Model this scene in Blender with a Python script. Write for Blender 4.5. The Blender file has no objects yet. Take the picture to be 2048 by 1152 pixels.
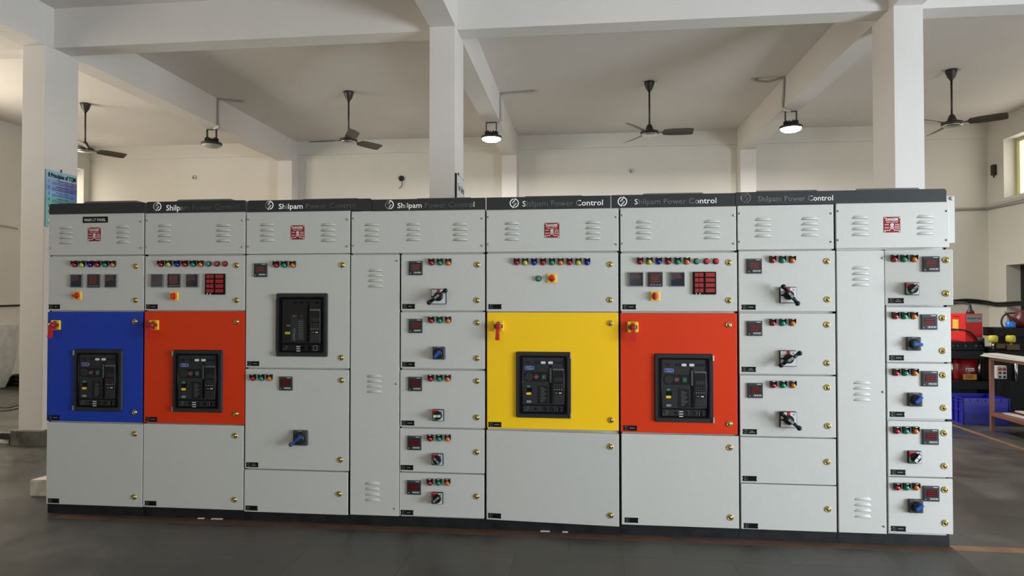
import bpy, bmesh, math, random
from mathutils import Vector, Matrix
random.seed(4)
SC = bpy.context.scene
COL = SC.collection

# ------------------------------------------------------------------ camera
F, YAW, PIT, ROL, CD, CH = 1305.8, math.radians(6.145), math.radians(0.934), math.radians(-0.04), 4.2165, 1.5
_fw = Vector((-math.sin(YAW)*math.cos(PIT), math.cos(YAW)*math.cos(PIT), math.sin(PIT)))
_rt = Vector((math.cos(YAW), math.sin(YAW), 0)); _up = _rt.cross(_fw)
RT = math.cos(ROL)*_rt + math.sin(ROL)*_up; UP = -math.sin(ROL)*_rt + math.cos(ROL)*_up
CAM = Vector((0, -CD, CH))
cd = bpy.data.cameras.new('camera'); cam = bpy.data.objects.new('camera', cd); COL.objects.link(cam)
cd.sensor_width = 36; cd.lens = F*36/2048; cd.clip_end = 100
cam.matrix_world = Matrix(((RT.x, UP.x, -_fw.x, CAM.x), (RT.y, UP.y, -_fw.y, CAM.y), (RT.z, UP.z, -_fw.z, CAM.z), (0, 0, 0, 1)))
SC.camera = cam
def at(x, y, ax, v):            # photo measurement -> point of the plane coordinate[ax] = v
    d = _fw*F + RT*(x-1024) - UP*(y-576)
    return CAM + d*((v-CAM[ax])/d[ax])
def AX(x, y=700, Y=0.0): return at(x, y, 1, Y).x
def AZ(x, y, Y=0.0): return at(x, y, 1, Y).z

# ------------------------------------------------------------------ world, view, lights
w = bpy.data.worlds.new('world'); SC.world = w; w.use_nodes = True
w.node_tree.nodes['Background'].inputs[0].default_value = (0.75, 0.85, 1, 1)
w.node_tree.nodes['Background'].inputs[1].default_value = 0.25
SC.view_settings.view_transform = 'Standard'; SC.view_settings.look = 'None'
SC.view_settings.exposure = -0.04; SC.view_settings.gamma = 1.0; SC.view_settings.use_curve_mapping = False
WIN_E = 1.9
def area(name, loc, rot, sx, sy, power, color):
    l = bpy.data.lights.new(name, 'AREA'); l.shape = 'RECTANGLE'; l.size = sx; l.size_y = sy; l.energy = power; l.color = color
    o = bpy.data.objects.new(name, l); COL.objects.link(o); o.location = loc; o.rotation_euler = rot
    return o
# daylight entering by the shutter opening in the right wall and by side windows, some of them unseen and added as fill
area('shutter_daylight', (7.05, -3.6, 1.2), (0, math.radians(90), 0), 2.3, 3.6, 720, (0.77, 0.88, 1.0))
for y, wd, p in ((7.16, 1.1, 18), (3.4, 1.5, 140), (1.0, 1.5, 190)):  # all but the first stand in unseen windows added to light the hall
    area('left_window_and_fill', (-10.02, y, 2.9), (0, math.radians(-90), 0), 2.1, wd, p, (1.0, 0.91, 0.77))
area('right_window_and_fill', (7.16, 6.4, 3.66), (0, math.radians(90), 0), 0.86, 1.8, 9, (1.0, 0.96, 0.88))
area('right_window_and_fill', (7.18, 3.6, 3.6), (0, math.radians(90), 0), 0.85, 2.2, 10, (1.0, 0.96, 0.88))  # unseen window added to brighten the back wall and ceiling

# ------------------------------------------------------------------ materials
MATS = {}
def mat(name, col, rough=0.5, metal=0.0, emit=None, es=0.0, bump=0.0, bscale=200.0, var=0.0, vscale=3.0, spec=0.5, coat=0.0, trans=0.0):
    m = bpy.data.materials.new(name); m.use_nodes = True; nt = m.node_tree; b = nt.nodes['Principled BSDF']
    b.inputs['Base Color'].default_value = (*col, 1); b.inputs['Roughness'].default_value = rough
    b.inputs['Metallic'].default_value = metal; b.inputs['Specular IOR Level'].default_value = spec
    b.inputs['Coat Weight'].default_value = coat
    if trans: b.inputs['Transmission Weight'].default_value = trans
    if emit: b.inputs['Emission Color'].default_value = (*emit, 1); b.inputs['Emission Strength'].default_value = es
    tc = nt.nodes.new('ShaderNodeTexCoord')
    if bump:
        n = nt.nodes.new('ShaderNodeTexNoise'); n.inputs['Scale'].default_value = bscale; n.inputs['Detail'].default_value = 3
        nt.links.new(tc.outputs['Object'], n.inputs['Vector'])
        bp = nt.nodes.new('ShaderNodeBump'); bp.inputs['Strength'].default_value = bump; bp.inputs['Distance'].default_value = 0.002
        nt.links.new(n.outputs['Fac'], bp.inputs['Height']); nt.links.new(bp.outputs['Normal'], b.inputs['Normal'])
    if var:
        n = nt.nodes.new('ShaderNodeTexNoise'); n.inputs['Scale'].default_value = vscale; n.inputs['Detail'].default_value = 6
        nt.links.new(tc.outputs['Object'], n.inputs['Vector'])
        r = nt.nodes.new('ShaderNodeValToRGB'); r.color_ramp.elements[0].position = 0.3; r.color_ramp.elements[1].position = 0.7
        r.color_ramp.elements[0].color = (*[c*(1-var) for c in col], 1); r.color_ramp.elements[1].color = (*[min(1, c*(1+var)) for c in col], 1)
        nt.links.new(n.outputs['Fac'], r.inputs['Fac']); nt.links.new(r.outputs['Color'], b.inputs['Base Color'])
    MATS[name] = m; return m
def sr(*c):   # sRGB 0-255 -> linear
    return tuple(((v/255)/12.92 if v/255 <= .04045 else ((v/255+.055)/1.055)**2.4) for v in c)
mat('grey_powder', (0.545, 0.538, 0.495), 0.42, bump=0.25, bscale=420, var=0.02, vscale=90)
mat('blue_powder', sr(30, 60, 165), 0.42, spec=0.25, bump=0.25, bscale=420)
mat('orange_powder', sr(214, 56, 16), 0.42, spec=0.25, bump=0.25, bscale=420)
mat('yellow_powder', sr(250, 200, 26), 0.42, spec=0.25, bump=0.25, bscale=420)
mat('gap_black', (0.004, 0.004, 0.005), 0.9, spec=0.1)
mat('base_black', (0.010, 0.010, 0.011), 0.55, spec=0.3, bump=0.3, bscale=60, var=0.5, vscale=12)
mat('fascia', (0.026, 0.027, 0.027), 0.55, spec=0.35)
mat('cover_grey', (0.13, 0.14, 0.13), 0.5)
mat('mirror_film', (0.31, 0.325, 0.37), 0.03, metal=1.0)
mat('black_plastic', (0.007, 0.007, 0.008), 0.4, spec=0.3)
mat('dark_plastic', (0.022, 0.023, 0.025), 0.45, spec=0.3)
mat('mid_plastic', (0.048, 0.050, 0.053), 0.45, spec=0.35)
mat('grey_plastic', (0.22, 0.22, 0.22), 0.4)
mat('pit_black', (0.002, 0.002, 0.002), 0.6, spec=0.15)
mat('white_print', (0.75, 0.75, 0.74), 0.5)
mat('grey_print', (0.20, 0.20, 0.20), 0.5)
mat('white_plastic', (0.62, 0.62, 0.62), 0.3)
mat('chrome', (0.6, 0.6, 0.6), 0.2, metal=1.0)
mat('bezel', (0.22, 0.23, 0.23), 0.4, metal=0.6)
mat('steel', (0.42, 0.42, 0.40), 0.35, metal=1.0)
mat('brass', (0.62, 0.47, 0.16), 0.25, metal=1.0)
mat('lamp_red', sr(150, 16, 24), 0.2, coat=0.5)
mat('lamp_yellow', sr(180, 184, 60), 0.2, coat=0.5)
mat('lamp_blue', sr(20, 24, 150), 0.2, coat=0.5)
mat('lamp_green', sr(10, 125, 90), 0.2, coat=0.5)
mat('lamp_amber', sr(205, 108, 18), 0.2, coat=0.5)
mat('push_red', sr(180, 50, 60), 0.35)
mat('push_green', sr(60, 135, 105), 0.35)
mat('display_red', sr(72, 8, 12), 0.2)
mat('display_seg', sr(98, 14, 22), 0.3)
mat('glass_black', (0.016, 0.024, 0.036), 0.12, spec=0.25)
mat('annun_red', sr(150, 16, 22), 0.3)
mat('yellow_plastic', sr(238, 196, 40), 0.35)
mat('red_plastic', sr(190, 24, 28), 0.35)
mat('red_dark', sr(150, 20, 26), 0.35)
mat('blue_plastic', sr(30, 82, 165), 0.3)
mat('logo_blue', sr(20, 50, 150), 0.3)
mat('sign_red', sr(138, 14, 22), 0.4, spec=0.3)
mat('green_print', sr(20, 110, 70), 0.4)
def wallmat(name, col, var=0.03):
    m = mat(name, col, 0.75, bump=0.35, bscale=9, var=var, vscale=0.9); return m
wallmat('wall_paint', (0.64, 0.61, 0.545)); wallmat('ceiling_paint', (0.66, 0.62, 0.575)); wallmat('column_paint', (0.68, 0.645, 0.605))
wallmat('rear_wall_paint', (0.42, 0.40, 0.37))
mat('plinth_stone', (0.085, 0.085, 0.065), 0.7, bump=0.5, bscale=20, var=0.6, vscale=9)
mat('skirting', (0.07, 0.055, 0.035), 0.5, var=0.3)
mat('sill', (0.5, 0.48, 0.43), 0.6)
mat('door_dark', (0.006, 0.006, 0.007), 0.6)
mat('window_frame', sr(190, 190, 130), 0.4)
mat('sky_pane', (0.8, 0.85, 0.9), 0.5, emit=(1.0, 0.93, 0.79), es=WIN_E)
mat('soft_pane', (0.8, 0.8, 0.8), 0.5, emit=(0.95, 0.90, 0.84), es=0.75)
mat('shutter_pane', (0.8, 0.85, 0.9), 0.5, emit=(0.88, 0.94, 1.0), es=3.0)
mat('fan_dark', (0.022, 0.017, 0.014), 0.4)
mat('fan_blade', (0.060, 0.048, 0.038), 0.45)
mat('lamp_lens', (1, 1, 1), 0.4, emit=(1.0, 0.985, 0.95), es=60)
mat('lamp_lens_off', (0.45, 0.44, 0.42), 0.4)
mat('conduit', (0.42, 0.40, 0.36), 0.5)
mat('cable_black', (0.010, 0.010, 0.010), 0.5)
mat('sheet_metal', (0.88, 0.88, 0.87), 0.42, metal=0.6, var=0.15, vscale=6)
mat('foam_white', (0.62, 0.58, 0.52), 0.8, bump=0.6, bscale=25, var=0.25, vscale=14)
mat('line_brown', sr(84, 60, 45), 0.6, var=0.3, vscale=5)
mat('line_ochre', sr(122, 86, 54), 0.6, var=0.3, vscale=6)
mat('machine_black', (0.006, 0.0065, 0.007), 0.5, spec=0.2)
mat('machine_red', sr(200, 26, 28), 0.4, spec=0.25)
mat('machine_maroon', sr(140, 14, 16), 0.4)
mat('crate_blue', sr(13, 20, 148), 0.35)
mat('table_brown', sr(118, 72, 58), 0.55)
mat('alu_strip', (0.62, 0.60, 0.57), 0.45, metal=0.3)
mat('block_brown', sr(80, 62, 38), 0.6)
mat('yellow_cap', sr(185, 178, 45), 0.4)
mat('label_yellow', sr(235, 190, 60), 0.5)
mat('label_ochre', sr(190, 140, 30), 0.5)
mat('text_black', (0.004, 0.004, 0.004), 0.6, spec=0.15)
mat('bottle_blue', sr(30, 110, 190), 0.3)
mat('copper_red', sr(84, 22, 22), 0.4)
for k, c in dict(t0=(125, 172, 190), t1=(72, 70, 140), t2=(50, 70, 165), t3=(74, 132, 200), t4=(60, 150, 150), t5=(95, 175, 165), t6=(110, 190, 175)).items(): mat('tqm_'+k, sr(*c), 0.4)
mat('sign_white', sr(205, 208, 208), 0.4)

# stone floor
m = bpy.data.materials.new('kota_floor'); m.use_nodes = True; nt = m.node_tree; b = nt.nodes['Principled BSDF']
tc = nt.nodes.new('ShaderNodeTexCoord'); br = nt.nodes.new('ShaderNodeTexBrick')
mp = nt.nodes.new('ShaderNodeMapping'); mp.inputs['Location'].default_value = (0.21, 0.1, 0); nt.links.new(tc.outputs['Object'], mp.inputs['Vector'])
nt.links.new(mp.outputs['Vector'], br.inputs['Vector'])
br.offset = 0.5; br.inputs['Scale'].default_value = 1; br.inputs['Brick Width'].default_value = 0.62; br.inputs['Row Height'].default_value = 0.62
br.inputs['Mortar Size'].default_value = 0.0035; br.inputs['Mortar Smooth'].default_value = 0.3; br.inputs['Bias'].default_value = 0
br.inputs['Color1'].default_value = (0.060, 0.056, 0.047, 1); br.inputs['Color2'].default_value = (0.047, 0.045, 0.038, 1); br.inputs['Mortar'].default_value = (0.030, 0.028, 0.024, 1)
n1 = nt.nodes.new('ShaderNodeTexNoise'); n1.inputs['Scale'].default_value = 1.6; n1.inputs['Detail'].default_value = 8; n1.inputs['Distortion'].default_value = 1.0
nt.links.new(tc.outputs['Object'], n1.inputs['Vector'])
rp = nt.nodes.new('ShaderNodeValToRGB'); rp.color_ramp.elements[0].position = 0.35; rp.color_ramp.elements[0].color = (0.68, 0.68, 0.68, 1); rp.color_ramp.elements[1].position = 0.7; rp.color_ramp.elements[1].color = (1.45, 1.45, 1.42, 1)
nt.links.new(n1.outputs['Fac'], rp.inputs['Fac'])
mx = nt.nodes.new('ShaderNodeMix'); mx.data_type = 'RGBA'; mx.blend_type = 'MULTIPLY'; mx.inputs[0].default_value = 1
nt.links.new(br.outputs['Color'], mx.inputs[6]); nt.links.new(rp.outputs['Color'], mx.inputs[7]); nt.links.new(mx.outputs[2], b.inputs['Base Color'])
r2 = nt.nodes.new('ShaderNodeMapRange'); r2.inputs[1].default_value = 0.3; r2.inputs[2].default_value = 0.7; r2.inputs[3].default_value = 0.25; r2.inputs[4].default_value = 0.5
nt.links.new(n1.outputs['Fac'], r2.inputs[0]); nt.links.new(r2.outputs[0], b.inputs['Roughness'])
b.inputs['Specular IOR Level'].default_value = 0.4
bp = nt.nodes.new('ShaderNodeBump'); bp.inputs['Strength'].default_value = 0.25; bp.inputs['Distance'].default_value = 0.003
n2 = nt.nodes.new('ShaderNodeTexNoise'); n2.inputs['Scale'].default_value = 14; nt.links.new(tc.outputs['Object'], n2.inputs['Vector'])
nt.links.new(n2.outputs['Fac'], bp.inputs['Height']); nt.links.new(bp.outputs['Normal'], b.inputs['Normal'])
MATS['kota_floor'] = m

# ------------------------------------------------------------------ mesh builder
ORG = {}
def text_mesh(s, size=1.0, bold=0.0):
    c = bpy.data.curves.new('t', 'FONT'); c.body = s; c.size = size; c.resolution_u = 2; c.offset = bold
    o = bpy.data.objects.new('t', c); COL.objects.link(o)
    me = bpy.data.meshes.new_from_object(o.evaluated_get(bpy.context.evaluated_depsgraph_get()))
    vs = [v.co.copy() for v in me.vertices]; fs = [list(p.vertices) for p in me.polygons]
    bpy.data.objects.remove(o); bpy.data.curves.remove(c); bpy.data.meshes.remove(me)
    return vs, fs
class MB:
    def __init__(s): s.bm = bmesh.new(); s.mats = []; s.T = None
    def mi(s, m):
        if m not in s.mats: s.mats.append(m)
        return s.mats.index(m)
    def face(s, vs, m, smooth=False):
        try: f = s.bm.faces.new(vs)
        except ValueError: return None
        f.material_index = s.mi(m); f.smooth = smooth; return f
    def V(s, *p): return s.bm.verts.new(p if len(p) == 3 else p[0])
    def box(s, x0, x1, y0, y1, z0, z1, m, bev=0.0):
        x0, x1 = min(x0, x1), max(x0, x1); y0, y1 = min(y0, y1), max(y0, y1); z0, z1 = min(z0, z1), max(z0, z1)
        v = [s.V(x, y, z) for x in (x0, x1) for y in (y0, y1) for z in (z0, z1)]
        fs = [s.face([v[i] for i in q], m) for q in ((0, 1, 3, 2), (4, 6, 7, 5), (0, 4, 5, 1), (2, 3, 7, 6), (0, 2, 6, 4), (1, 5, 7, 3))]
        if bev:
            es = list({e for f in fs for e in f.edges})
            bmesh.ops.bevel(s.bm, geom=es, offset=bev, segments=2, profile=0.5, affect='EDGES', clamp_overlap=True, material=-1)
    def obox(s, c, size, rot, m, bev=0.0):      # oriented box, rot = Matrix 3x3
        n = len(s.bm.verts); s.bm.verts.ensure_lookup_table()
        old = set(s.bm.verts)
        s.box(-size[0]/2, size[0]/2, -size[1]/2, size[1]/2, -size[2]/2, size[2]/2, m, bev)
        for v in s.bm.verts:
            if v not in old: v.co = rot @ v.co + Vector(c)
    def ring(s, c, ax, r, n, ph=0.0, rx=None):
        ax = Vector(ax).normalized(); a = ax.orthogonal().normalized()
        if abs(ax.y) > .9: a = Vector((1, 0, 0))
        if abs(ax.z) > .9: a = Vector((1, 0, 0))
        b2 = ax.cross(a)
        return [s.V(Vector(c) + a*(math.cos(ph+2*math.pi*i/n)*r) + b2*(math.sin(ph+2*math.pi*i/n)*r)) for i in range(n)]
    def lathe(s, c, ax, prof, n, m, smooth=True, caps=True):   # prof: [(r, h)] along ax
        ax = Vector(ax).normalized(); rs = [s.ring(Vector(c)+ax*h, ax, max(r, 1e-5), n) for r, h in prof]
        for a, b2 in zip(rs, rs[1:]):
            for i in range(n): s.face([a[i], a[(i+1) % n], b2[(i+1) % n], b2[i]], m, smooth)
        if caps: s.face(rs[0][::-1], m); s.face(rs[-1], m)
    def cyl(s, p0, p1, r, m, n=12, r1=None, smooth=True):
        p0, p1 = Vector(p0), Vector(p1); s.lathe(p0, p1-p0, [(r, 0), (r if r1 is None else r1, (p1-p0).length)], n, m, smooth)
    def ball(s, c, r, m, n=10):
        s.lathe(Vector(c)-Vector((0, 0, r)), (0, 0, 1), [(r*math.sin(math.pi*i/n), r-r*math.cos(math.pi*i/n)) for i in range(n+1)], n+2, m, True, False)
    def tube(s, pts, r, m, n=8, sub=4):
        P = [Vector(p) for p in pts]; Q = []
        if sub and len(P) > 2:
            for i in range(len(P)-1):
                a, b2, c, d = P[max(i-1, 0)], P[i], P[i+1], P[min(i+2, len(P)-1)]
                for k in range(sub):
                    t = k/sub; Q.append(0.5*((2*b2)+(c-a)*t+(2*a-5*b2+4*c-d)*t*t+(3*b2-a-3*c+d)*t**3))
            Q.append(P[-1])
        else: Q = P
        prev = None; ref = Vector((0.13, 0.21, 0.97))
        for i, q in enumerate(Q):
            d = (Q[min(i+1, len(Q)-1)]-Q[max(i-1, 0)]).normalized()
            a = d.cross(ref)
            if a.length < .05: a = d.cross(Vector((1, 0.1, 0)))
            a.normalize(); b2 = d.cross(a)
            rg = [s.V(q + a*(r*math.cos(2*math.pi*k/n)) + b2*(r*math.sin(2*math.pi*k/n))) for k in range(n)]
            if prev:
                for k in range(n): s.face([prev[k], prev[(k+1) % n], rg[(k+1) % n], rg[k]], m, True)
            else: s.face(rg[::-1], m)
            prev = rg
        s.face(prev, m)
    def prism(s, poly, y0, y1, m, mside=None):      # polygon of (x, z), extruded in y
        a = [s.V(x, y0, z) for x, z in poly]; b2 = [s.V(x, y1, z) for x, z in poly]; n = len(poly)
        s.face(a, m); s.face(b2[::-1], m)
        for i in range(n): s.face([a[i], b2[i], b2[(i+1) % n], a[(i+1) % n]], mside or m)
    def rrect(s, x0, x1, z0, z1, r, k=5, tl=1, tr=1, bl=1, br=1):
        P = []
        for (cx, cz, a0, on) in ((x1-r, z0+r, -90, br), (x1-r, z1-r, 0, tr), (x0+r, z1-r, 90, tl), (x0+r, z0+r, 180, bl)):
            if on:
                for i in range(k+1):
                    a = math.radians(a0+90*i/k); P.append((cx+r*math.cos(a), cz+r*math.sin(a)))
            else:
                P.append((x1 if a0 in (-90, 0) else x0, z0 if a0 in (-90, 180) else z1))
        return P
    def frame(s, x0, x1, z0, z1, ix0, ix1, iz0, iz1, r, yf, yb, m, chamf=0.004):   # plate with a rounded opening
        inn = s.rrect(ix0, ix1, iz0, iz1, r, 5); cx, cz = (x0+x1)/2, (z0+z1)/2
        out = []
        for i, (x, z) in enumerate(inn):
            q = i//6; t = (i % 6)/5
            if q == 0: p = (ix1-r + (x1-ix1+r)*min(1, 2*t), z0) if t <= .5 else (x1, z0+(iz0+r-z0)*(2*t-1))
            elif q == 1: p = (x1, iz1-r+(z1-iz1+r)*2*t) if t <= .5 else (x1-(x1-ix1+r)*(2*t-1), z1)
            elif q == 2: p = (ix0+r-(ix0+r-x0)*2*t, z1) if t <= .5 else (x0, z1-(z1-iz1+r)*(2*t-1))
            else: p = (x0, iz0+r-(iz0+r-z0)*2*t) if t <= .5 else (x0+(ix0+r-x0)*(2*t-1), z0)
            out.append(p)
        n = len(inn)
        def shr(p, d): return (p[0]+(d if p[0] < cx else -d), p[1]+(d if p[1] < cz else -d))
        A = [s.V(x, yb, z) for x, z in out]; B = [s.V(shr(p, chamf)[0], yf, shr(p, chamf)[1]) for p in out]
        C = [s.V(x, yf, z) for x, z in inn]; D = [s.V(x, yb, z) for x, z in inn]
        for i in range(n):
            j = (i+1) % n
            s.face([A[i], A[j], B[j], B[i]], m); s.face([B[i], B[j], C[j], C[i]], m); s.face([C[i], C[j], D[j], D[i]], m)
    def text(s, body, w, h, m, fn, align='c', bold=0.0):   # fn(u, v) -> point; u along, v up, in metres; cap height h, width w (or None)
        vs, fs = text_mesh(body, 1.0, bold)
        if not vs: return
        x0, x1 = min(v.x for v in vs), max(v.x for v in vs)
        k = h/0.69; kx = k if w is None else w/(x1-x0)
        V = []
        for v in vs:
            u = (v.x-x0)*kx - (0 if align == 'l' else (x1-x0)*kx/2)
            V.append(s.V(fn(u, v.y*k)))
        for f in fs: s.face([V[i] for i in f], m)
    def build(s, name, parent=None, share=False, origin=None):
        bmesh.ops.recalc_face_normals(s.bm, faces=s.bm.faces) if not getattr(s, 'norec', False) else None
        me = bpy.data.meshes.new(name)
        co = [v.co for v in s.bm.verts]
        if origin is None:
            c = Vector([(min(q[i] for q in co)+max(q[i] for q in co))/2 for i in range(3)])
        else: c = Vector(origin)
        for v in s.bm.verts: v.co -= c
        s.bm.to_mesh(me); s.bm.free()
        for mm in s.mats: me.materials.append(MATS[mm])
        if share: return me
        o = bpy.data.objects.new(name, me); COL.objects.link(o); ORG[o.name] = c
        if parent: o.parent = parent; o.location = c-ORG[parent.name]
        else: o.location = c
        return o
def tag(o, label=None, cat=None, group=None, kind=None):
    if label: o['label'] = label
    if cat: o['category'] = cat
    if group: o['group'] = group
    if kind: o['kind'] = kind
    return o
def thing(name, label, cat, loc=(0, 0, 0), group=None):
    o = bpy.data.objects.new(name, None); COL.objects.link(o); o.location = loc; ORG[o.name] = Vector(loc); o.empty_display_size = 0.1
    return tag(o, label, cat, group)
def inst(name, me, parent, pos, rot=0.0):        # shared mesh piece at world position pos, turned about the y axis
    o = bpy.data.objects.new(name, me); COL.objects.link(o); o.parent = parent
    o.location = Vector(pos)-ORG[parent.name]; o.rotation_euler = (0, rot, 0); ORG[o.name] = Vector(pos); return o
def one(name, fn, label=None, cat=None, group=None, kind=None, parent=None):
    mb = MB(); fn(mb); o = mb.build(name, parent); tag(o, label, cat, group, kind); return o
def bx(name, x0, x1, y0, y1, z0, z1, m, parent=None, bev=0.0, **k):
    mb = MB(); mb.box(x0, x1, y0, y1, z0, z1, m, bev); o = mb.build(name, parent); tag(o, **k); return o

# ------------------------------------------------------------------ the hall
ZC, ZB = 4.544, 4.127
XL, XR, YB, YR = -9.84, 6.99, 7.89, -8.4
S = dict(kind='structure')
bx('floor', XL-.3, XR+.3, YR-.3, YB+.3, -0.1, 0, 'kota_floor', **S)
bx('ceiling', XL-.3, XR+.3, YR-.3, YB+.3, ZC, ZC+.15, 'ceiling_paint', **S)
bx('wall_back', XL, XR, YB, YB+.25, 0, ZC, 'wall_paint', **S)
# side walls with openings: (y0, y1, z0, z1)
def wall_open(name, x0, x1, ops, m, along='y', a0=YR, a1=YB):
    mb = MB(); cuts = sorted({a0, a1} | {o[0] for o in ops} | {o[1] for o in ops})
    for p0, p1 in zip(cuts, cuts[1:]):
        hs = sorted((o[2], o[3]) for o in ops if o[0] <= p0+1e-6 and o[1] >= p1-1e-6); z = 0
        for h0, h1 in hs+[(ZC, ZC)]:
            if h0-z > 1e-4:
                if along == 'y': mb.box(x0, x1, p0, p1, z, h0, m)
                else: mb.box(p0, p1, x0, x1, z, h0, m)
            z = max(z, h1)
    return tag(mb.build(name), kind='structure')
wall_open('wall_left', XL-.25, XL, [(6.6, 7.73, 1.75, 4.07), (2.6, 4.2, 1.75, 4.07), (.2, 1.8, 1.75, 4.07)], 'wall_paint')
wall_open('wall_right', XR, XR+.25, [(-5.5, -1.7, 0, 2.45), (2.4, 4.8, 3.16, 4.07), (5.4, 7.45, 3.17, 4.15), (5.6, 7.42, 0, 2.05)], 'wall_paint')
RW = [(-9.5, -8.22), (-6.45, -5.56), (-3.9, -3.1), (-2.18, -1.05), (-.11, 1.12), (2.14, 3.04), (4.22, 5.7)]  # unseen rear windows, added where the lettering should mirror brightness
wall_open('wall_rear', YR-.25, YR, [(a, b2, 1.2, 3.95) for a, b2 in RW], 'rear_wall_paint', along='x', a0=XL-.25, a1=XR+.25)
wn = 0
def window(pts, along, front, m, frame='window_frame'):
    global wn; wn += 1
    p0, p1, z0, z1 = pts; mb = MB(); t = .05
    def B(a, b2, c, d, y0, y1, mm, q=mb):
        if along == 'x': q.box(a, b2, y0, y1, c, d, mm)
        else: q.box(y0, y1, a, b2, c, d, mm)
    B(p0, p1, z0, z1, front+.02*(1 if front > 0 else -1), front+.03*(1 if front > 0 else -1), m)
    o = tag(mb.build('window_%d' % wn), kind='structure')
    f = MB(); y0, y1 = front-.02, front+.02
    for a in (p0, p1-t, (p0+p1)/2-t/2): B(a, a+t, z0, z1, y0, y1, frame, f)
    for c in (z0, z1-t):
        B(p0+t, (p0+p1)/2-t/2, c, c+t, y0, y1, frame, f); B((p0+p1)/2+t/2, p1-t, c, c+t, y0, y1, frame, f)
    f.build('window_frame', o); return o
for a, b2 in RW: window((a, b2, 1.2, 3.95), 'x', YR-.12, 'sky_pane')
window((6.6, 7.73, 1.75, 4.07), 'y', XL-.22, 'soft_pane'); window((2.6, 4.2, 1.75, 4.07), 'y', XL-.22, 'soft_pane'); window((.2, 1.8, 1.75, 4.07), 'y', XL-.22, 'soft_pane'); window((2.4, 4.8, 3.16, 4.07), 'y', XR+.22, 'soft_pane')  # all but the first are unseen windows added for light
window((5.4, 7.45, 3.17, 4.15), 'y', XR+.2, 'soft_pane')
bx('door_1', XR+.22, XR+.25, 5.6, 7.42, 0, 2.05, 'door_dark', **S)
bx('door_2', XR+.16, XR+.2, -5.5, -1.7, 0, 2.45, 'shutter_pane', **S)
# columns
for i, (x0, x1) in enumerate(((-5.76, -5.5), (-1.462, -1.21), (2.78, 3.03))):
    c = bx('column', x0, x1, 1.93, 2.37, 0, ZB if i != 5 else ZC, 'column_paint', bev=.004, kind='structure')
    bx('plinth', x0-.045, x1+.04, 1.88, 2.42, 0, .155, 'plinth_stone', c, bev=.004)
    bx('beam', x0, x1, YR, 1.93, ZB, ZC, 'column_paint', **S)
    bx('beam', x0, x1, 1.93, 7.63, ZB, ZC, 'column_paint', **S)
    bx('pilaster', x0+.0, x1+.02, 7.63, YB, 0, ZC, 'column_paint', **S)
bx('beam', XL, XR, 2.03, 2.26, ZB+.0015, ZC, 'column_paint', **S)
bx('beam', XL, XR, YB-.025, YB, 4.28, ZC, 'wall_paint', **S)
bx('trim_1', XR-.03, XR, 5.0, YB, 3.07, 3.12, 'sill', **S)
bx('baseboard_left', XL, XL+.015, YR, YB, 0, .16, 'skirting', **S)
bx('baseboard_back', XL, XR, YB-.015, YB, 0, .16, 'skirting', **S)
# small marks on the back wall
for (px, py, lab) in ((389, 355, 'small round pipe cap on back wall left of the grey cable stub'), (1263, 342, 'small round pipe cap on back wall below the third ceiling fan')):
    q = at(px, py, 1, YB)
    mb = MB(); mb.lathe((q.x, YB, q.z), (0, -1, 0), [(.045, 0), (.045, .02), (.03, .024), (.03, .012)], 16, 'sill'); mb.box(q.x-.03, q.x, YB-.013, YB-.0125, q.z-.02, q.z+.005, 'skirting')
    tag(mb.build('pipe_cap'), lab, 'pipe cap', 'pipe caps on the back wall')
q = at(803, 357, 1, YB)
mb = MB(); mb.lathe((q.x, YB, q.z), (0, -1, 0), [(.055, 0), (.05, .03), (.02, .05)], 12, 'cable_black')
mb.tube([(q.x+.01, YB-.04, q.z-.03), (q.x+.03, YB-.03, q.z-.1), (q.x+.0, YB-.03, q.z-.17), (q.x-.04, YB-.03, q.z-.19)], .006, 'cable_black')
tag(mb.build('cable_outlet'), 'black cable outlet with a short dangling wire high on the back wall', 'cable outlet')
q = at(1991, 340, 0, XR)
mb = MB(); mb.box(XR-.06, XR, q.y-.04, q.y+.04, q.z-.09, q.z+.09, 'cable_black', .01); mb.cyl((XR-.03, q.y-.0, q.z-.09), (XR-.03, q.y, q.z-.13), .01, 'cable_black')
tag(mb.build('wall_bracket'), 'small black bracket on the right wall beside the high window', 'bracket')

# floor lines
bx('floor_line', -3.6, 2.2, -.085, -.004, 0.0003, .0014, 'line_brown', label='brown painted floor line along the front of the switchboard base', cat='floor line')
bx('floor_line', 2.203, 6.9, -.05, .03, 0.0003, .0014, 'line_ochre', label='orange floor line running right from the switchboard corner', cat='floor line')
a, b2 = at(1905, 850, 2, 0), at(2048, 905, 2, 0)
one('floor_line', lambda mb: mb.box(a.x-.03, a.x+.03, -1.0, 7.0, 0.0003, .0012, 'line_ochre'), 'ochre floor line running back towards the blue crate', 'floor line')

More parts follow.
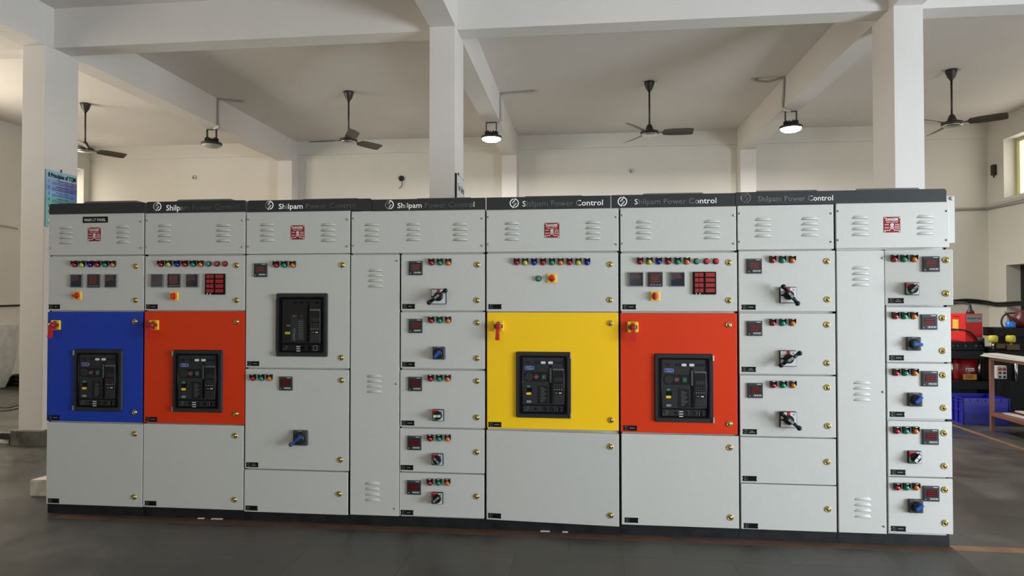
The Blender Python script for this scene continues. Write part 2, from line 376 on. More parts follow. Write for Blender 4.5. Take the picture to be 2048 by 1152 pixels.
# ------------------------------------------------------------------ ceiling fans
def make_fan(x, y, phis, label):
    t = thing('ceiling_fan', label, 'ceiling fan', (x, y, ZC), 'ceiling fans')
    zm = 3.80
    mb = MB(); mb.lathe((x, y, ZC), (0, 0, -1), [(.075, 0), (.072, .02), (.05, .09), (.022, .13), (.018, .14)], 20, 'fan_dark'); mb.box(x-.11, x+.11, y-.02, y+.02, ZC-.008, ZC, 'steel'); mb.build('canopy', t)
    mb = MB(); mb.cyl((x, y, zm+.1), (x, y, ZC-.13), .0125, 'fan_dark', 12); mb.build('downrod', t)
    mb = MB(); mb.lathe((x, y, zm+.15), (0, 0, -1), [(.02, 0), (.035, .02), (.055, .07), (.06, .10)], 20, 'fan_dark')
    mb.lathe((x, y, zm+.055), (0, 0, -1), [(.09, 0), (.125, .012), (.13, .035), (.12, .05)], 28, 'fan_dark')
    mb.lathe((x, y, zm+.005), (0, 0, -1), [(.12, 0), (.1, .015), (.05, .024), (.001, .026)], 28, 'steel'); mb.build('motor', t)
    for ph in phis:
        ca, sa = math.cos(ph), math.sin(ph)
        def pt(r, s2, h): return (x+ca*r-sa*s2, y+sa*r+ca*s2, zm+.03+h)
        mb = MB(); prof = [(.11, .022), (.17, .03), (.20, .06), (.3, .073), (.5, .076), (.585, .07), (.60, .05)]
        rows = []
        for r, wd in prof:
            ti = .36 if r > .18 else .05
            rows.append([mb.V(pt(r, -wd, wd*ti)), mb.V(pt(r, 0, .004)), mb.V(pt(r, wd, -wd*ti)), mb.V(pt(r, wd, -wd*ti-.004)), mb.V(pt(r, 0, -.001)), mb.V(pt(r, -wd, wd*ti-.004))])
        for p, q in zip(rows, rows[1:]):
            for i in range(6): mb.face([p[i], p[(i+1) % 6], q[(i+1) % 6], q[i]], 'fan_blade')
        mb.face(rows[0], 'fan_blade'); mb.face(rows[-1][::-1], 'fan_blade'); mb.build('blade', t)
R3 = 2*math.pi/3
def ph3(p): return (math.radians(p), math.radians(p)+R3, math.radians(p)+2*R3)
make_fan(-7.69, 5.14, ph3(-58), 'dark ceiling fan half hidden behind the left column')
make_fan(-3.41, 5.03, ph3(-62), 'dark ceiling fan between the left and middle columns')
make_fan(.944, 5.07, ph3(-2), 'dark ceiling fan between the middle and right columns')
make_fan(4.90, 5.02, ph3(-33), 'dark ceiling fan to the right of the right column')

# ------------------------------------------------------------------ high bay lamps and their conduits
def make_lamp(x, y, z, lit, label, tx):
    t = thing('high_bay_lamp', label, 'lamp', (x, y, ZB), 'high bay lamps under the beams')
    mb = MB()
    for s2 in (-1, 1): mb.box(x+s2*.075-.006, x+s2*.075+.006, y-.018, y+.018, z, ZB-.0, 'fan_dark', .002)
    mb.box(x-.081, x+.081, y-.018, y+.018, ZB-.012, ZB-.001, 'fan_dark'); mb.build('bracket', t)
    mb = MB(); mb.lathe((x, y, z+.05), (0, 0, -1), [(.05, 0), (.085, .012), (.09, .045), (.15, .06), (.155, .085), (.148, .095)], 28, 'fan_dark')
    for k in range(12):
        a = k*math.pi/6; mb.obox((x+.075*math.cos(a), y+.075*math.sin(a), z+.035), (.05, .006, .05), Matrix.Rotation(a, 3, 'Z'), 'fan_dark')
    mb.build('housing', t)
    mb = MB(); mb.lathe((x, y, z-.045), (0, 0, -1), [(.14, 0), (.132, .016), (.10, .034), (.05, .044), (.001, .048)], 28, 'lamp_lens' if lit else 'lamp_lens_off'); mb.build('lens', t)
    if lit:
        l = bpy.data.lights.new('lamp_light', 'AREA'); l.shape = 'DISK'; l.size = .26; l.energy = 165; l.color = (1, .97, .9)
        o = bpy.data.objects.new('lamp_light', l); COL.objects.link(o); o.parent = t; o.location = (0, 0, z-.10-ZB)
make_lamp(-5.70, 5.30, 3.925, False, 'unlit black high bay lamp hanging under the left beam', 0)
make_lamp(-1.34, 5.38, 3.925, True, 'lit high bay lamp glowing under the middle beam', 0)
make_lamp(2.915, 5.27, 3.925, True, 'lit high bay lamp glowing under the right beam', 0)
def conduit(pts, lab, sag=False):
    mb = MB(); mb.tube(pts, .016, 'conduit', 8, 0 if not sag else 5)
    e = pts[-1]; mb.lathe((e[0], e[1], ZC), (0, 0, -1), [(.05, 0), (.045, .012), (.02, .018)], 14, 'conduit')
    tag(mb.build('conduit'), lab, 'conduit', 'lamp conduits')
conduit([(-5.6, 5.2, ZB-.02), (-5.48, 5.12, ZB-.01), (-5.482, 5.11, ZB+.05), (-5.482, 5.11, ZC-.05), (-5.45, 5.14, ZC-.02), (-5.19, 5.28, ZC-.02)], 'grey conduit climbing the left beam above the unlit lamp', True)
conduit([(-1.25, 5.36, ZB-.03), (-1.19, 5.33, ZB+.0), (-1.192, 5.33, ZB+.05), (-1.192, 5.33, ZC-.04), (-1.14, 5.32, ZC-.018), (-.9, 5.29, ZC-.018), (-.69, 5.27, ZC-.02)], 'grey conduit climbing the middle beam beside its lit lamp', True)
conduit([(2.88, 5.2, ZB-.02), (2.78, 5.14, ZB-.01), (2.762, 5.12, ZB+.06), (2.762, 5.06, ZC-.05), (2.72, 5.06, ZC-.02), (2.55, 5.08, ZC-.05), (2.38, 5.10, ZC-.02)], 'grey conduit sagging to the ceiling beside the right lit lamp', True)

# ------------------------------------------------------------------ signs on the columns
def col_sign(x, y0, y1, z0, z1):
    fn = lambda u, v: (x+.0135, y0+u, v)
    return fn
t = thing('wall_sign', 'blue and teal sign of eight numbered principles on the left column', 'sign', (-5.499, 2.13, 2.54))
y0, y1, z0, z1 = 1.935, 2.345, 2.25, 2.84
bx('board', -5.498, -5.487, y0, y1, z0, z1, 'tqm_t0', t)
mb = MB(); fn = lambda u, v: (-5.484, u, v)
mb.text('8 Principles of TQM', .37, .045, 'text_black', lambda u, v: (-5.484, (y0+y1)/2+.005+u, z1-.072+v), bold=.03); mb.build('lettering', t)
nm = ['Customer Focus', 'Employee Involvement', 'Process Driven', 'Integrated System', 'Strategic Approach', 'Continual Improvement', 'Fact Based Decisions', 'Communication']
mb = MB()
for i in range(8):
    zt = z1-.09-i*.0625
    rw = [((112, 150, 195), (72, 70, 140)), ((98, 140, 200), (36, 44, 130)), ((105, 165, 215), (40, 95, 180)), ((90, 170, 175), (30, 110, 120)), ((105, 180, 165), (60, 150, 130)), ((115, 185, 175), (80, 165, 150)), ((120, 190, 185), (90, 175, 165)), ((120, 190, 200), (90, 170, 190))][i]
    for k in range(5):
        nmx = 'tqm_%d_%d' % (i, k); mat(nmx, sr(*[rw[0][c]+(rw[1][c]-rw[0][c])*(k/4)**1.3 for c in range(3)]), 0.4)
        mb.box(-5.487, -5.4855, y0+.002+(y1-y0-.004)*k/5, y0+.002+(y1-y0-.004)*(k+1)/5, zt-.06, zt, nmx)
    mb.text(str(i+1), None, .03, 'text_black', lambda u, v: (-5.484, y0+.035+u, zt-.043+v))
    mb.text(nm[i], .17, .014, 'text_black', lambda u, v: (-5.484, y0+.22+u, zt-.018+v))
    for k in range(2): mb.box(-5.4855, -5.4845, y0+.075, y1-.05, zt-.035-k*.015, zt-.031-k*.015, 'text_black')
mb.build('text_rows', t)
bx('hanging_hook', -5.498, -5.488, 2.135, 2.145, z1, z1+.03, 'fan_dark', t)
t = thing('wall_sign', 'white safety slogan sign with black border on the middle column', 'sign', (-1.209, 2.14, 2.45))
y0, y1, z0, z1 = 1.925, 2.355, 2.13, 2.705
mb = MB(); mb.box(-1.209, -1.197, y0, y1, z0, z1, 'text_black'); mb.box(-1.197, -1.1955, y0+.03, y1-.004, z0+.006, z1-.006, 'sign_white'); mb.build('board', t)
mb = MB()
for i, s in enumerate(('Your Safety', 'is in', 'Your Hands')):
    mb.text(s, .34 if i != 1 else .12, .07, 'text_black', lambda u, v: (-1.194, (y0+y1)/2+.012+u, z1-.15-i*.15+v))
mb.build('lettering', t)
bx('hanging_hook', -1.209, -1.199, 2.07, 2.08, z1, z1+.03, 'fan_dark', t)

# ------------------------------------------------------------------ templates of door fittings (origin on the door surface, facing -y)
T = {}
def tpl(key, fn):
    mb = MB(); fn(mb); T[key] = mb.build(key, share=True, origin=(0, 0, 0))
def lamp_t(c):
    def fn(mb):
        P = mb.rrect(-.019, .019, -.021, .024, .0185, 6, tl=0, tr=0)
        mb.prism(P, -.008, 0, 'black_plastic')
        mb.box(-.019, -.015, -.020, -.008, -.004, .024, 'black_plastic'); mb.box(.015, .019, -.020, -.008, -.004, .024, 'black_plastic'); mb.box(-.019, .019, -.022, -.008, .020, .024, 'black_plastic')
        mb.box(-.007, .007, -.0235, -.022, .0205, .0235, 'white_print')
        mb.lathe((0, -.008, -.004), (0, -1, 0), [(.0165, 0), (.0165, .005), (.014, .008), (.0125, .011), (.008, .0145), (.001, .0155)], 20, 'lamp_'+c)
    return fn
for c in ('red', 'yellow', 'blue', 'green', 'amber'): tpl('lamp_'+c, lamp_t(c))
def push_t(c):
    def fn(mb):
        mb.lathe((0, 0, 0), (0, -1, 0), [(.0195, 0), (.0195, .006), (.0165, .010), (.0165, .016)], 22, 'dark_plastic')
        mb.lathe((0, -.010, 0), (0, -1, 0), [(.0145, 0), (.0145, .009), (.012, .011), (.001, .0105)], 22, c)
    return fn
tpl('push_green', push_t('push_green')); tpl('push_red', push_t('push_red')); tpl('push_dred', push_t('red_plastic'))
def lock_t(mb):
    mb.lathe((0, 0, 0), (0, -1, 0), [(.0195, 0), (.0195, .003), (.0165, .006), (.0135, .006), (.0125, .003)], 24, 'brass')
    mb.lathe((0, -.0025, 0), (0, -1, 0), [(.0125, 0), (.011, .004), (.006, .007), (.001, .0075)], 18, 'brass')
    mb.lathe((0, -.006, 0), (0, -1, 0), [(.006, 0), (.006, .0045), (.001, .005)], 12, 'steel')
    mb.obox((0, -.0112, 0), (.0018, .001, .009), Matrix.Rotation(.6, 3, 'Y'), 'gap_black')
tpl('lock', lock_t)
def screw_t(mb): mb.lathe((0, 0, 0), (0, -1, 0), [(.0065, 0), (.006, .004), (.003, .006), (.001, .0062)], 12, 'steel')
tpl('screw', screw_t)
def meter_t(mb):
    h = .0465
    mb.box(-h, h, -.010, 0, -h, h, 'mid_plastic', .0025)
    mb.box(-h+.006, h-.006, -.0115, -.010, -h+.005, h-.012, 'dark_plastic')
    mb.box(-.029, .029, -.0122, -.0115, -.016, .024, 'display_red')
    for i in range(3): mb.box(-.025, .025, -.0127, -.0122, .013-i*.0125, .0195-i*.0125, 'display_seg')
    mb.box(-.012, h-.008, -.0122, -.0115, -.036, -.024, 'grey_plastic')
    for i in range(3): mb.lathe((-.002+i*.014, -.0122, -.030), (0, -1, 0), [(.004, 0), (.003, .002)], 10, 'white_plastic')
    mb.lathe((-h+.012, -.0115, -.034), (0, -1, 0), [(.003, 0), (.002, .001)], 8, 'white_print')
    mb.box(.010, .036, -.0106, -.010, h-.009, h-.006, 'white_print')
tpl('meter', meter_t)
def meter4_t(mb):
    h = .0465
    mb.box(-h, h, -.010, 0, -h, h, 'mid_plastic', .0025)
    mb.box(-h+.006, h-.006, -.0115, -.010, -h+.012, h-.008, 'dark_plastic')
    mb.box(-.030, .030, -.0122, -.0115, -.022, .034, 'display_red')
    for i in range(4): mb.box(-.026, .026, -.0127, -.0122, .022-i*.0135, .0285-i*.0135, 'display_seg')
    for i in range(4): mb.box(-.03+i*.018, -.02+i*.018, -.0116, -.010, -.037, -.031, 'grey_plastic')
tpl('meter4', meter4_t)
def ammeter_t(mb):
    h = .0465
    mb.frame(-h, h, -h, h, -h+.005, h-.005, -h+.005, h-.005, .002, -.014, 0, 'bezel', .002)
    mb.box(-h+.004, h-.004, -.010, 0, -h+.004, h-.004, 'glass_black')
    mb.box(-.024, .026, -.0106, -.010, .004, .022, 'display_red'); mb.box(-.018, .022, -.0110, -.0106, .009, .018, 'display_seg')
    mb.prism([(-h+.006, -.006), (.012, .008), (.02, h-.006), (-h+.006, h-.006)], -.0104, -.010, 'mid_plastic')  # paler diagonal patch paints a reflection across the glass
tpl('ammeter', ammeter_t)
def annun_t(mb):
    h = .071
    mb.box(-h, h, -.014, 0, -h, h, 'pit_black', .002)
    for r in range(4):
        z1 = .064-r*.0325
        for (a, b3) in ((-.060, -.036), (-.033, -.008), (.006, .062)): mb.box(a, b3, -.0165, -.014, z1-.024, z1, 'annun_red')
    for k in (-.052, -.030): mb.lathe((k, -.014, -.066), (0, -1, 0), [(.005, 0), (.004, .004)], 10, 'white_plastic')
tpl('annunciator', annun_t)
def selplate_t(mb):
    mb.box(-.030, .030, -.010, 0, -.030, .030, 'yellow_plastic', .003)
    for z in (.022, -.022): mb.box(-.012, .012, -.0105, -.010, z-.002, z+.002, 'red_plastic')
tpl('sel_plate', selplate_t)
def selknob_t(mb):
    mb.lathe((0, -.010, 0), (0, -1, 0), [(.020, 0), (.019, .008), (.012, .010)], 20, 'red_plastic')
    mb.box(-.022, .022, -.036, -.018, -.0065, .0065, 'red_plastic', .003)
tpl('sel_knob', selknob_t)
def levplate_t(mb):
    mb.box(-.034, .034, -.014, 0, -.034, .034, 'yellow_plastic', .004)
    for z in (.026, -.026): mb.box(-.014, .014, -.0145, -.014, z-.0025, z+.0025, 'text_black')
    for x in (-.026, .026): mb.box(x-.0025, x+.0025, -.0145, -.014, -.012, .012, 'text_black')
tpl('lev_plate', levplate_t)
def levgrip_t(mb):
    mb.lathe((0, -.014, 0), (0, -1, 0), [(.022, 0), (.021, .03), (.018, .04), (.010, .044)], 22, 'red_dark')
    P = [(-.011, .008), (.011, .008), (.011, -.04), (.0135, -.088), (-.0135, -.088), (-.011, -.04)]
    mb.prism(P, -.056, -.038, 'red_plastic')
tpl('lev_grip', levgrip_t)
def rotplate_w(s):
    def fn(mb):
        mb.box(-s, s, -.020, 0, -s, s, 'black_plastic', .004); k = s-.004
        mb.box(-k, k, -.0212, -.020, -k, k, 'white_plastic')
        if s > .045: mb.box(-.010, .010, -.0218, -.0212, k-.022, k, 'red_plastic'); mb.box(-k, -k+.02, -.0218, -.0212, -.005, .004, 'text_black')
        else:
            mb.prism([(-k, k-.001), (-k, .004), (-.006, .010), (.010, k-.001)], -.0218, -.0212, 'red_plastic')
            mb.box(-k, 0, -.0218, -.0212, -k, -k+.009, 'green_print')
        mb.lathe((s*.62, -.0212, s*.66), (0, -1, 0), [(.006, 0), (.006, .0006)], 10, 'grey_plastic')
    return fn
tpl('rot_plate_big', rotplate_w(.050)); tpl('rot_plate', rotplate_w(.038))
def rotplate_d(s):
    def fn(mb):
        mb.box(-s, s, -.022, 0, -s, s, 'mid_plastic', .007)
        mb.lathe((0, -.022, 0), (0, -1, 0), [(s*.85, 0), (s*.83, .003), (s*.66, .004), (s*.64, .0005)], 26, 'dark_plastic', caps=True)
        mb.box(-.014, .014, -.0226, -.022, s*.86, s*.96, 'grey_print')
    return fn
tpl('dark_plate', rotplate_d(.0415)); tpl('dark_plate_big', rotplate_d(.051))
def dumb_t(mb):
    mb.lathe((0, -.021, 0), (0, -1, 0), [(.030, 0), (.029, .018), (.024, .026)], 24, 'black_plastic')
    mb.cyl((-.062, -.060, 0), (.062, -.060, 0), .0105, 'black_plastic', 12)
    mb.box(-.034, .034, -.0725, -.050, -.010, .010, 'black_plastic', .003)
    mb.box(-.018, -.001, -.0735, -.0725, -.0075, .0075, 'grey_plastic'); mb.box(.001, .018, -.0735, -.0725, -.0075, .0075, 'grey_plastic')
    for s2 in (-1, 1): mb.ball((s2*.066, -.060, 0), .0155, 'black_plastic')
    mb.cyl((0, -.047, 0), (0, -.060, 0), .014, 'black_plastic')
tpl('dumbbell', dumb_t)
def knobw_t(mb):
    mb.lathe((0, -.021, 0), (0, -1, 0), [(.029, 0), (.028, .012), (.024, .018)], 24, 'black_plastic')
    mb.box(-.029, .029, -.052, -.036, -.0105, .0105, 'black_plastic', .003)
    for a in (-.024, .002): mb.box(a, a+.022, -.0532, -.052, -.008, .008, 'white_plastic')
tpl('knob_white', knobw_t)
def knobd_t(mb):
    mb.lathe((0, -.021, 0), (0, -1, 0), [(.029, 0), (.028, .012), (.024, .018)], 24, 'black_plastic')
    mb.box(-.029, .029, -.052, -.036, -.0105, .0105, 'black_plastic', .003)
    for a in (-.024, .002): mb.box(a, a+.022, -.0532, -.052, -.006, .006, 'grey_plastic')
tpl('knob_dark', knobd_t)
def knobb_t(mb):
    mb.lathe((0, -.022, 0), (0, -1, 0), [(.026, 0), (.024, .012), (.02, .016)], 24, 'dark_plastic')
    mb.box(-.020, .033, -.060, -.036, -.0095, .0095, 'blue_plastic', .003)
    mb.box(.012, .029, -.0612, -.060, -.0065, .0065, 'blue_plastic')
tpl('knob_blue', knobb_t)
def longb_t(mb):      # lever pointing +x
    mb.lathe((0, -.022, 0), (0, -1, 0), [(.034, 0), (.032, .012), (.024, .018)], 24, 'dark_plastic')
    mb.prism([(-.022, -.011), (.055, -.007), (.055, .007), (-.022, .011)], -.056, -.038, 'blue_plastic')
    mb.prism([(-.010, -.004), (.03, -.003), (.03, .003), (-.010, .004)], -.0565, -.056, 'mid_plastic')
    mb.ball((.064, -.047, 0), .015, 'mid_plastic')
tpl('long_lever', longb_t)
def np_t(mb):
    P = [(-.0425, -.016), (.0425, -.016), (.0425, -.005), (.0395, 0), (.0425, .005), (.0425, .016), (-.0425, .016), (-.0425, .005), (-.0395, 0), (-.0425, -.005)]
    mb.prism(P, -.0016, 0, 'text_black')
    mb.box(-.0160, -.0150, -.0019, -.0016, -.014, .014, 'grey_print'); mb.box(-.036, -.020, -.0019, -.0016, -.0005, .0005, 'grey_print')
    mb.box(-.033, -.023, -.0019, -.0016, .006, .010, 'grey_print'); mb.box(-.033, -.023, -.0019, -.0016, -.010, -.006, 'grey_print')
def np2(n):
    def fn(mb):
        np_t(mb)
        if n == 1: mb.box(0, .022, -.0019, -.0016, -.0025, .0025, 'grey_print')
        if n == 2: mb.box(-.004, .028, -.0019, -.0016, -.0025, .0025, 'grey_print')
        if n == 3:
            mb.box(0, .022, -.0019, -.0016, .002, .006, 'grey_print'); mb.box(-.006, .030, -.0019, -.0016, -.007, -.003, 'grey_print')
    return fn
for i in range(4): tpl('nameplate%d' % i, np2(i))
def danger_t(mb):
    mb.box(-.048, .048, -.002, 0, -.048, .048, 'sign_red', .0008)
    for x in (-.042, .042):
        for z in (-.042, .042): mb.lathe((x, -.002, z), (0, -1, 0), [(.0035, 0), (.0035, .0006)], 8, 'white_print')
    tx = lambda x, z: (lambda u, v: (x+u, -.0026, z+v))
    mb.text('DANGER', .074, .016, 'white_print', tx(0, .024), bold=.03); mb.text('440 VOLTS', .066, .009, 'white_print', tx(0, .010))
    # skull and crossed bones
    mb.lathe((0, -.002, -.003), (0, -1, 0), [(.0105, 0), (.0105, .0008)], 18, 'white_print')
    mb.box(-.006, .006, -.0028, -.002, -.017, -.008, 'white_print')
    for x in (-.004, .004): mb.lathe((x, -.0028, -.004), (0, -1, 0), [(.0026, 0), (.0026, .0004)], 8, 'sign_red')
    for a in (.45, -.45): mb.obox((0, -.0024, -.023), (.034, .0008, .003), Matrix.Rotation(a, 3, 'Y'), 'white_print')
    for (x, z, ww) in ((-.030, 0, .022), (.031, 0, .024), (.031, -.011, .026), (-.031, -.019, .024), (.032, -.022, .026), (-.028, -.035, .034), (.028, -.035, .032)):
        n = max(3, int(ww/.0045))
        for k in range(n): mb.box(x-ww/2+k*ww/n, x-ww/2+(k+.72)*ww/n, -.0026, -.002, z-.003+.001*((k*7) % 3), z+.003-.001*((k*5) % 2), 'white_print')
tpl('danger', danger_t)

# circuit breaker (unit frame .35 x .43, origin at centre; u right, v down, 0..1)
BW, BH = .35, .43
def U(u): return (u-.5)*BW
def Wv(v): return (.5-v)*BH
def brk_frame(side):
    def fn(mb):
        mb.frame(-BW/2, BW/2, -BH/2, BH/2, U(.082), U(.935), Wv(.932), Wv(.06), .018, -.015, 0, 'dark_plastic', .005)
        mb.frame(U(.082)-.002, U(.935)+.002, Wv(.932)-.002, Wv(.06)+.002, U(.105), U(.91), Wv(.915), Wv(.075), .014, -.019, -.004, 'pit_black', .002)
        x = -BW/2-.001 if side < 0 else BW/2-.008
        for (a, b3) in ((.02, .10), (.91, .99)): mb.box(x, x+.009, -.020, -.002, Wv(b3), Wv(a), 'steel', .001)
    return fn
tpl('brk_frame_l', brk_frame(-1)); tpl('brk_frame_r', brk_frame(1))
def brk_face(mb):
    mb.box(U(.105), U(.91), -.006, -.0005, Wv(.915), Wv(.075), 'pit_black')
    mb.box(U(.126), U(.875), -.014, -.006, Wv(.795), Wv(.085), 'dark_plastic', .003)
    mb.box(U(.126), U(.875), -.013, -.006, Wv(.905), Wv(.81), 'dark_plastic', .003)
    mb.box(U(.345), U(.845), -.0146, -.014, Wv(.182), Wv(.142), 'black_plastic')
    mb.box(U(.182), U(.262), -.0146, -.014, Wv(.178), Wv(.142), 'black_plastic')
    mb.prism(mb.rrect(U(.17), U(.6), Wv(.45), Wv(.30), .012, 4), -.0146, -.0135, 'black_plastic')
    mb.lathe((U(.24), -.0146, Wv(.375)), (0, -1, 0), [(.028, 0), (.026, .003)], 22, 'dark_plastic')
    mb.box(U(.61), U(.655), -.0148, -.014, Wv(.775), Wv(.205), 'pit_black')
    mb.box(U(.612), U(.648), -.022, -.0148, Wv(.46), Wv(.235), 'mid_plastic', .003)
    mb.box(U(.395), U(.585), -.0146, -.014, Wv(.775), Wv(.51), 'black_plastic')
    for i in range(11):
        mb.box(U(.45), U(.45+.12*(.5+.5*((i*37) % 10)/10)), -.0149, -.0146, Wv(.54+i*.0205+.004), Wv(.54+i*.0205), 'grey_print')
    for k in (.53, .66): mb.lathe((U(k), -.013, Wv(.858)), (0, -1, 0), [(.016, 0), (.015, .002), (.012, .002), (.011, .0005)], 20, 'black_plastic')
    mb.box(U(.74), U(.81), -.0136, -.013, Wv(.895), Wv(.825), 'pit_black'); mb.box(U(.755), U(.762), -.0142, -.0136, Wv(.89), Wv(.83), 'grey_print')
    mb.lathe((U(.36), -.013, Wv(.858)), (0, -1, 0), [(.008, 0), (.007, .001)], 12, 'pit_black')
    for (a, v) in ((.15, .885), (.19, .86), (.20, .88), (.225, .845), (.21, .83)): mb.box(U(a), U(a+.018), -.0134, -.013, Wv(v+.008), Wv(v), 'grey_print')
    for x in (.12, .882): mb.cyl((U(x), -.016, Wv(.90)), (U(x), -.016, Wv(.09)), .0035, 'black_plastic', 10)
tpl('brk_face', brk_face)
def brk_unit(mb):
    mb.box(U(.672), U(.872), -.020, -.014, Wv(.775), Wv(.25), 'mid_plastic', .002)
    mb.box(U(.680), U(.864), -.0206, -.020, Wv(.765), Wv(.275), 'black_plastic')
    mb.box(U(.676), U(.868), -.0208, -.020, Wv(.272), Wv(.254), 'grey_plastic')
    for i in range(6): mb.box(U(.69+i*.028), U(.706+i*.028), -.0212, -.0208, Wv(.269), Wv(.257), 'text_black')
    mb.box(U(.70), U(.85), -.0210, -.0206, Wv(.44), Wv(.385), 'dark_plastic')
    for r in range(3):
        for c in range(4): mb.lathe((U(.705+c*.042), -.0206, Wv(.49+r*.036)), (0, -1, 0), [(.0042, 0), (.0035, .0008)], 8, 'block_brown' if r < 2 else 'grey_plastic')
    mb.box(U(.785), U(.83), -.0212, -.0206, Wv(.622), Wv(.605), 'white_plastic'); mb.box(U(.71), U(.76), -.0212, -.0206, Wv(.618), Wv(.608), 'grey_print')
    mb.box(U(.69), U(.855), -.0210, -.0206, Wv(.755), Wv(.64), 'dark_plastic')
tpl('brk_unit', brk_unit)
def oval(mb, u, v, w2, h2, m, y=-.0146, d=.003): mb.prism(mb.rrect(U(u)-w2, U(u)+w2, Wv(v)-h2, Wv(v)+h2, h2*.9, 4), y-d, y, m)
def brk_ovals(mb):
    for u in (.502, .633): oval(mb, u, .162, .0155, .008, 'white_plastic')
tpl('brk_ovals', brk_ovals)
def brk_logo(mb):
    oval(mb, .248, .244, .029, .0105, 'white_plastic', -.014, .0008); oval(mb, .248, .244, .0275, .009, 'logo_blue', -.0148, .0005)
    mb.text('Lauritz', .028, .005, 'white_plastic', lambda u, v: (U(.240)+u, -.0156, Wv(.238)+v)); mb.text('Knudsen', .030, .005, 'white_plastic', lambda u, v: (U(.262)+u, -.0156, Wv(.259)+v))
tpl('brk_logo', brk_logo)
def brk_btn(c, lit):
    def fn(mb):
        if c == 'r': mb.lathe((U(.37), -.0146, Wv(.377)), (0, -1, 0), [(.0165, 0), (.016, .003), (.010, .005), (.009, .003)], 22, 'mid_plastic'); mb.lathe((U(.37), -.0176, Wv(.377)), (0, -1, 0), [(.0085, 0), (.007, .004)], 16, 'push_red')
        else: mb.box(U(.50)-.0105, U(.50)+.016, -.018, -.0146, Wv(.377)-.016, Wv(.377)+.016, 'mid_plastic', .001); mb.lathe((U(.503), -.018, Wv(.377)), (0, -1, 0), [(.0085, 0), (.007, .004)], 16, 'lamp_green')
    return fn
tpl('brk_red', brk_btn('r', 1)); tpl('brk_green', brk_btn('g', 1))
def brk_ind(mb):
    mb.box(U(.20), U(.30), -.0146, -.014, Wv(.60), Wv(.545), 'pit_black')
    oval(mb, .235, .521, .011, .0055, 'push_green'); oval(mb, .238, .629, .0155, .0075, 'yellow_plastic'); oval(mb, .24, .75, .0155, .0075, 'grey_plastic')
tpl('brk_ind', brk_ind)
def brk_tabs(mb):
    for i in range(3): mb.box(U(.415), U(.485), -.016, -.013, Wv(.832+i*.034+.012), Wv(.832+i*.034), 'white_plastic')
tpl('brk_tabs', brk_tabs)
def omega_face(mb):
    mb.box(U(.105), U(.91), -.006, -.0005, Wv(.915), Wv(.075), 'pit_black')
    mb.box(U(.13), U(.875), -.010, -.006, Wv(.79), Wv(.095), 'black_plastic', .002)
    mb.box(U(.13), U(.875), -.010, -.006, Wv(.905), Wv(.81), 'black_plastic', .002)
    for u in (.375, .505, .635, .80): mb.box(U(u-.035), U(u+.035), -.0105, -.010, Wv(.165), Wv(.13), 'pit_black')
    mb.box(U(.30), U(.43), -.0112, -.010, Wv(.75), Wv(.33), 'dark_plastic'); mb.box(U(.43), U(.56), -.0108, -.010, Wv(.75), Wv(.40), 'dark_plastic')
    mb.box(U(.61), U(.655), -.0106, -.010, Wv(.76), Wv(.18), 'pit_black')
    mb.text('OMEGA', .085, .014, 'grey_plastic', lambda u, v: (U(.385)-v, -.0116, Wv(.65)+u))
    for i in range(9): mb.box(U(.45), U(.53), -.0111, -.0108, Wv(.44+i*.033+.006), Wv(.44+i*.033), 'grey_print')
    for k in (.53, .66): mb.lathe((U(k), -.010, Wv(.858)), (0, -1, 0), [(.016, 0), (.015, .002), (.012, .002), (.011, .0005)], 20, 'pit_black')
    for (a, v) in ((.15, .885), (.19, .86), (.20, .88), (.225, .845), (.21, .83)): mb.box(U(a), U(a+.018), -.0104, -.010, Wv(v+.008), Wv(v), 'grey_print')
    mb.frame(U(.73), U(.81), Wv(.90), Wv(.82), U(.737), U(.803), Wv(.893), Wv(.827), .002, -.012, -.010, 'grey_print', .0005)
tpl('omega_face', omega_face)
def omega_btn(mb):
    mb.lathe((U(.362), -.0112, Wv(.36)), (0, -1, 0), [(.013, 0), (.011, .004)], 16, 'dark_plastic'); mb.lathe((U(.362), -.015, Wv(.36)), (0, -1, 0), [(.007, 0), (.005, .002)], 12, 'push_red')
    mb.lathe((U(.50), -.010, Wv(.36)), (0, -1, 0), [(.013, 0), (.011, .004)], 16, 'dark_plastic')
tpl('omega_btn', omega_btn)
def omega_ind(mb): mb.box(U(.19), U(.29), -.0115, -.010, Wv(.645), Wv(.61), 'yellow_cap'); mb.box(U(.22), U(.29), -.011, -.010, Wv(.52), Wv(.50), 'grey_print')
tpl('omega_ind', omega_ind)

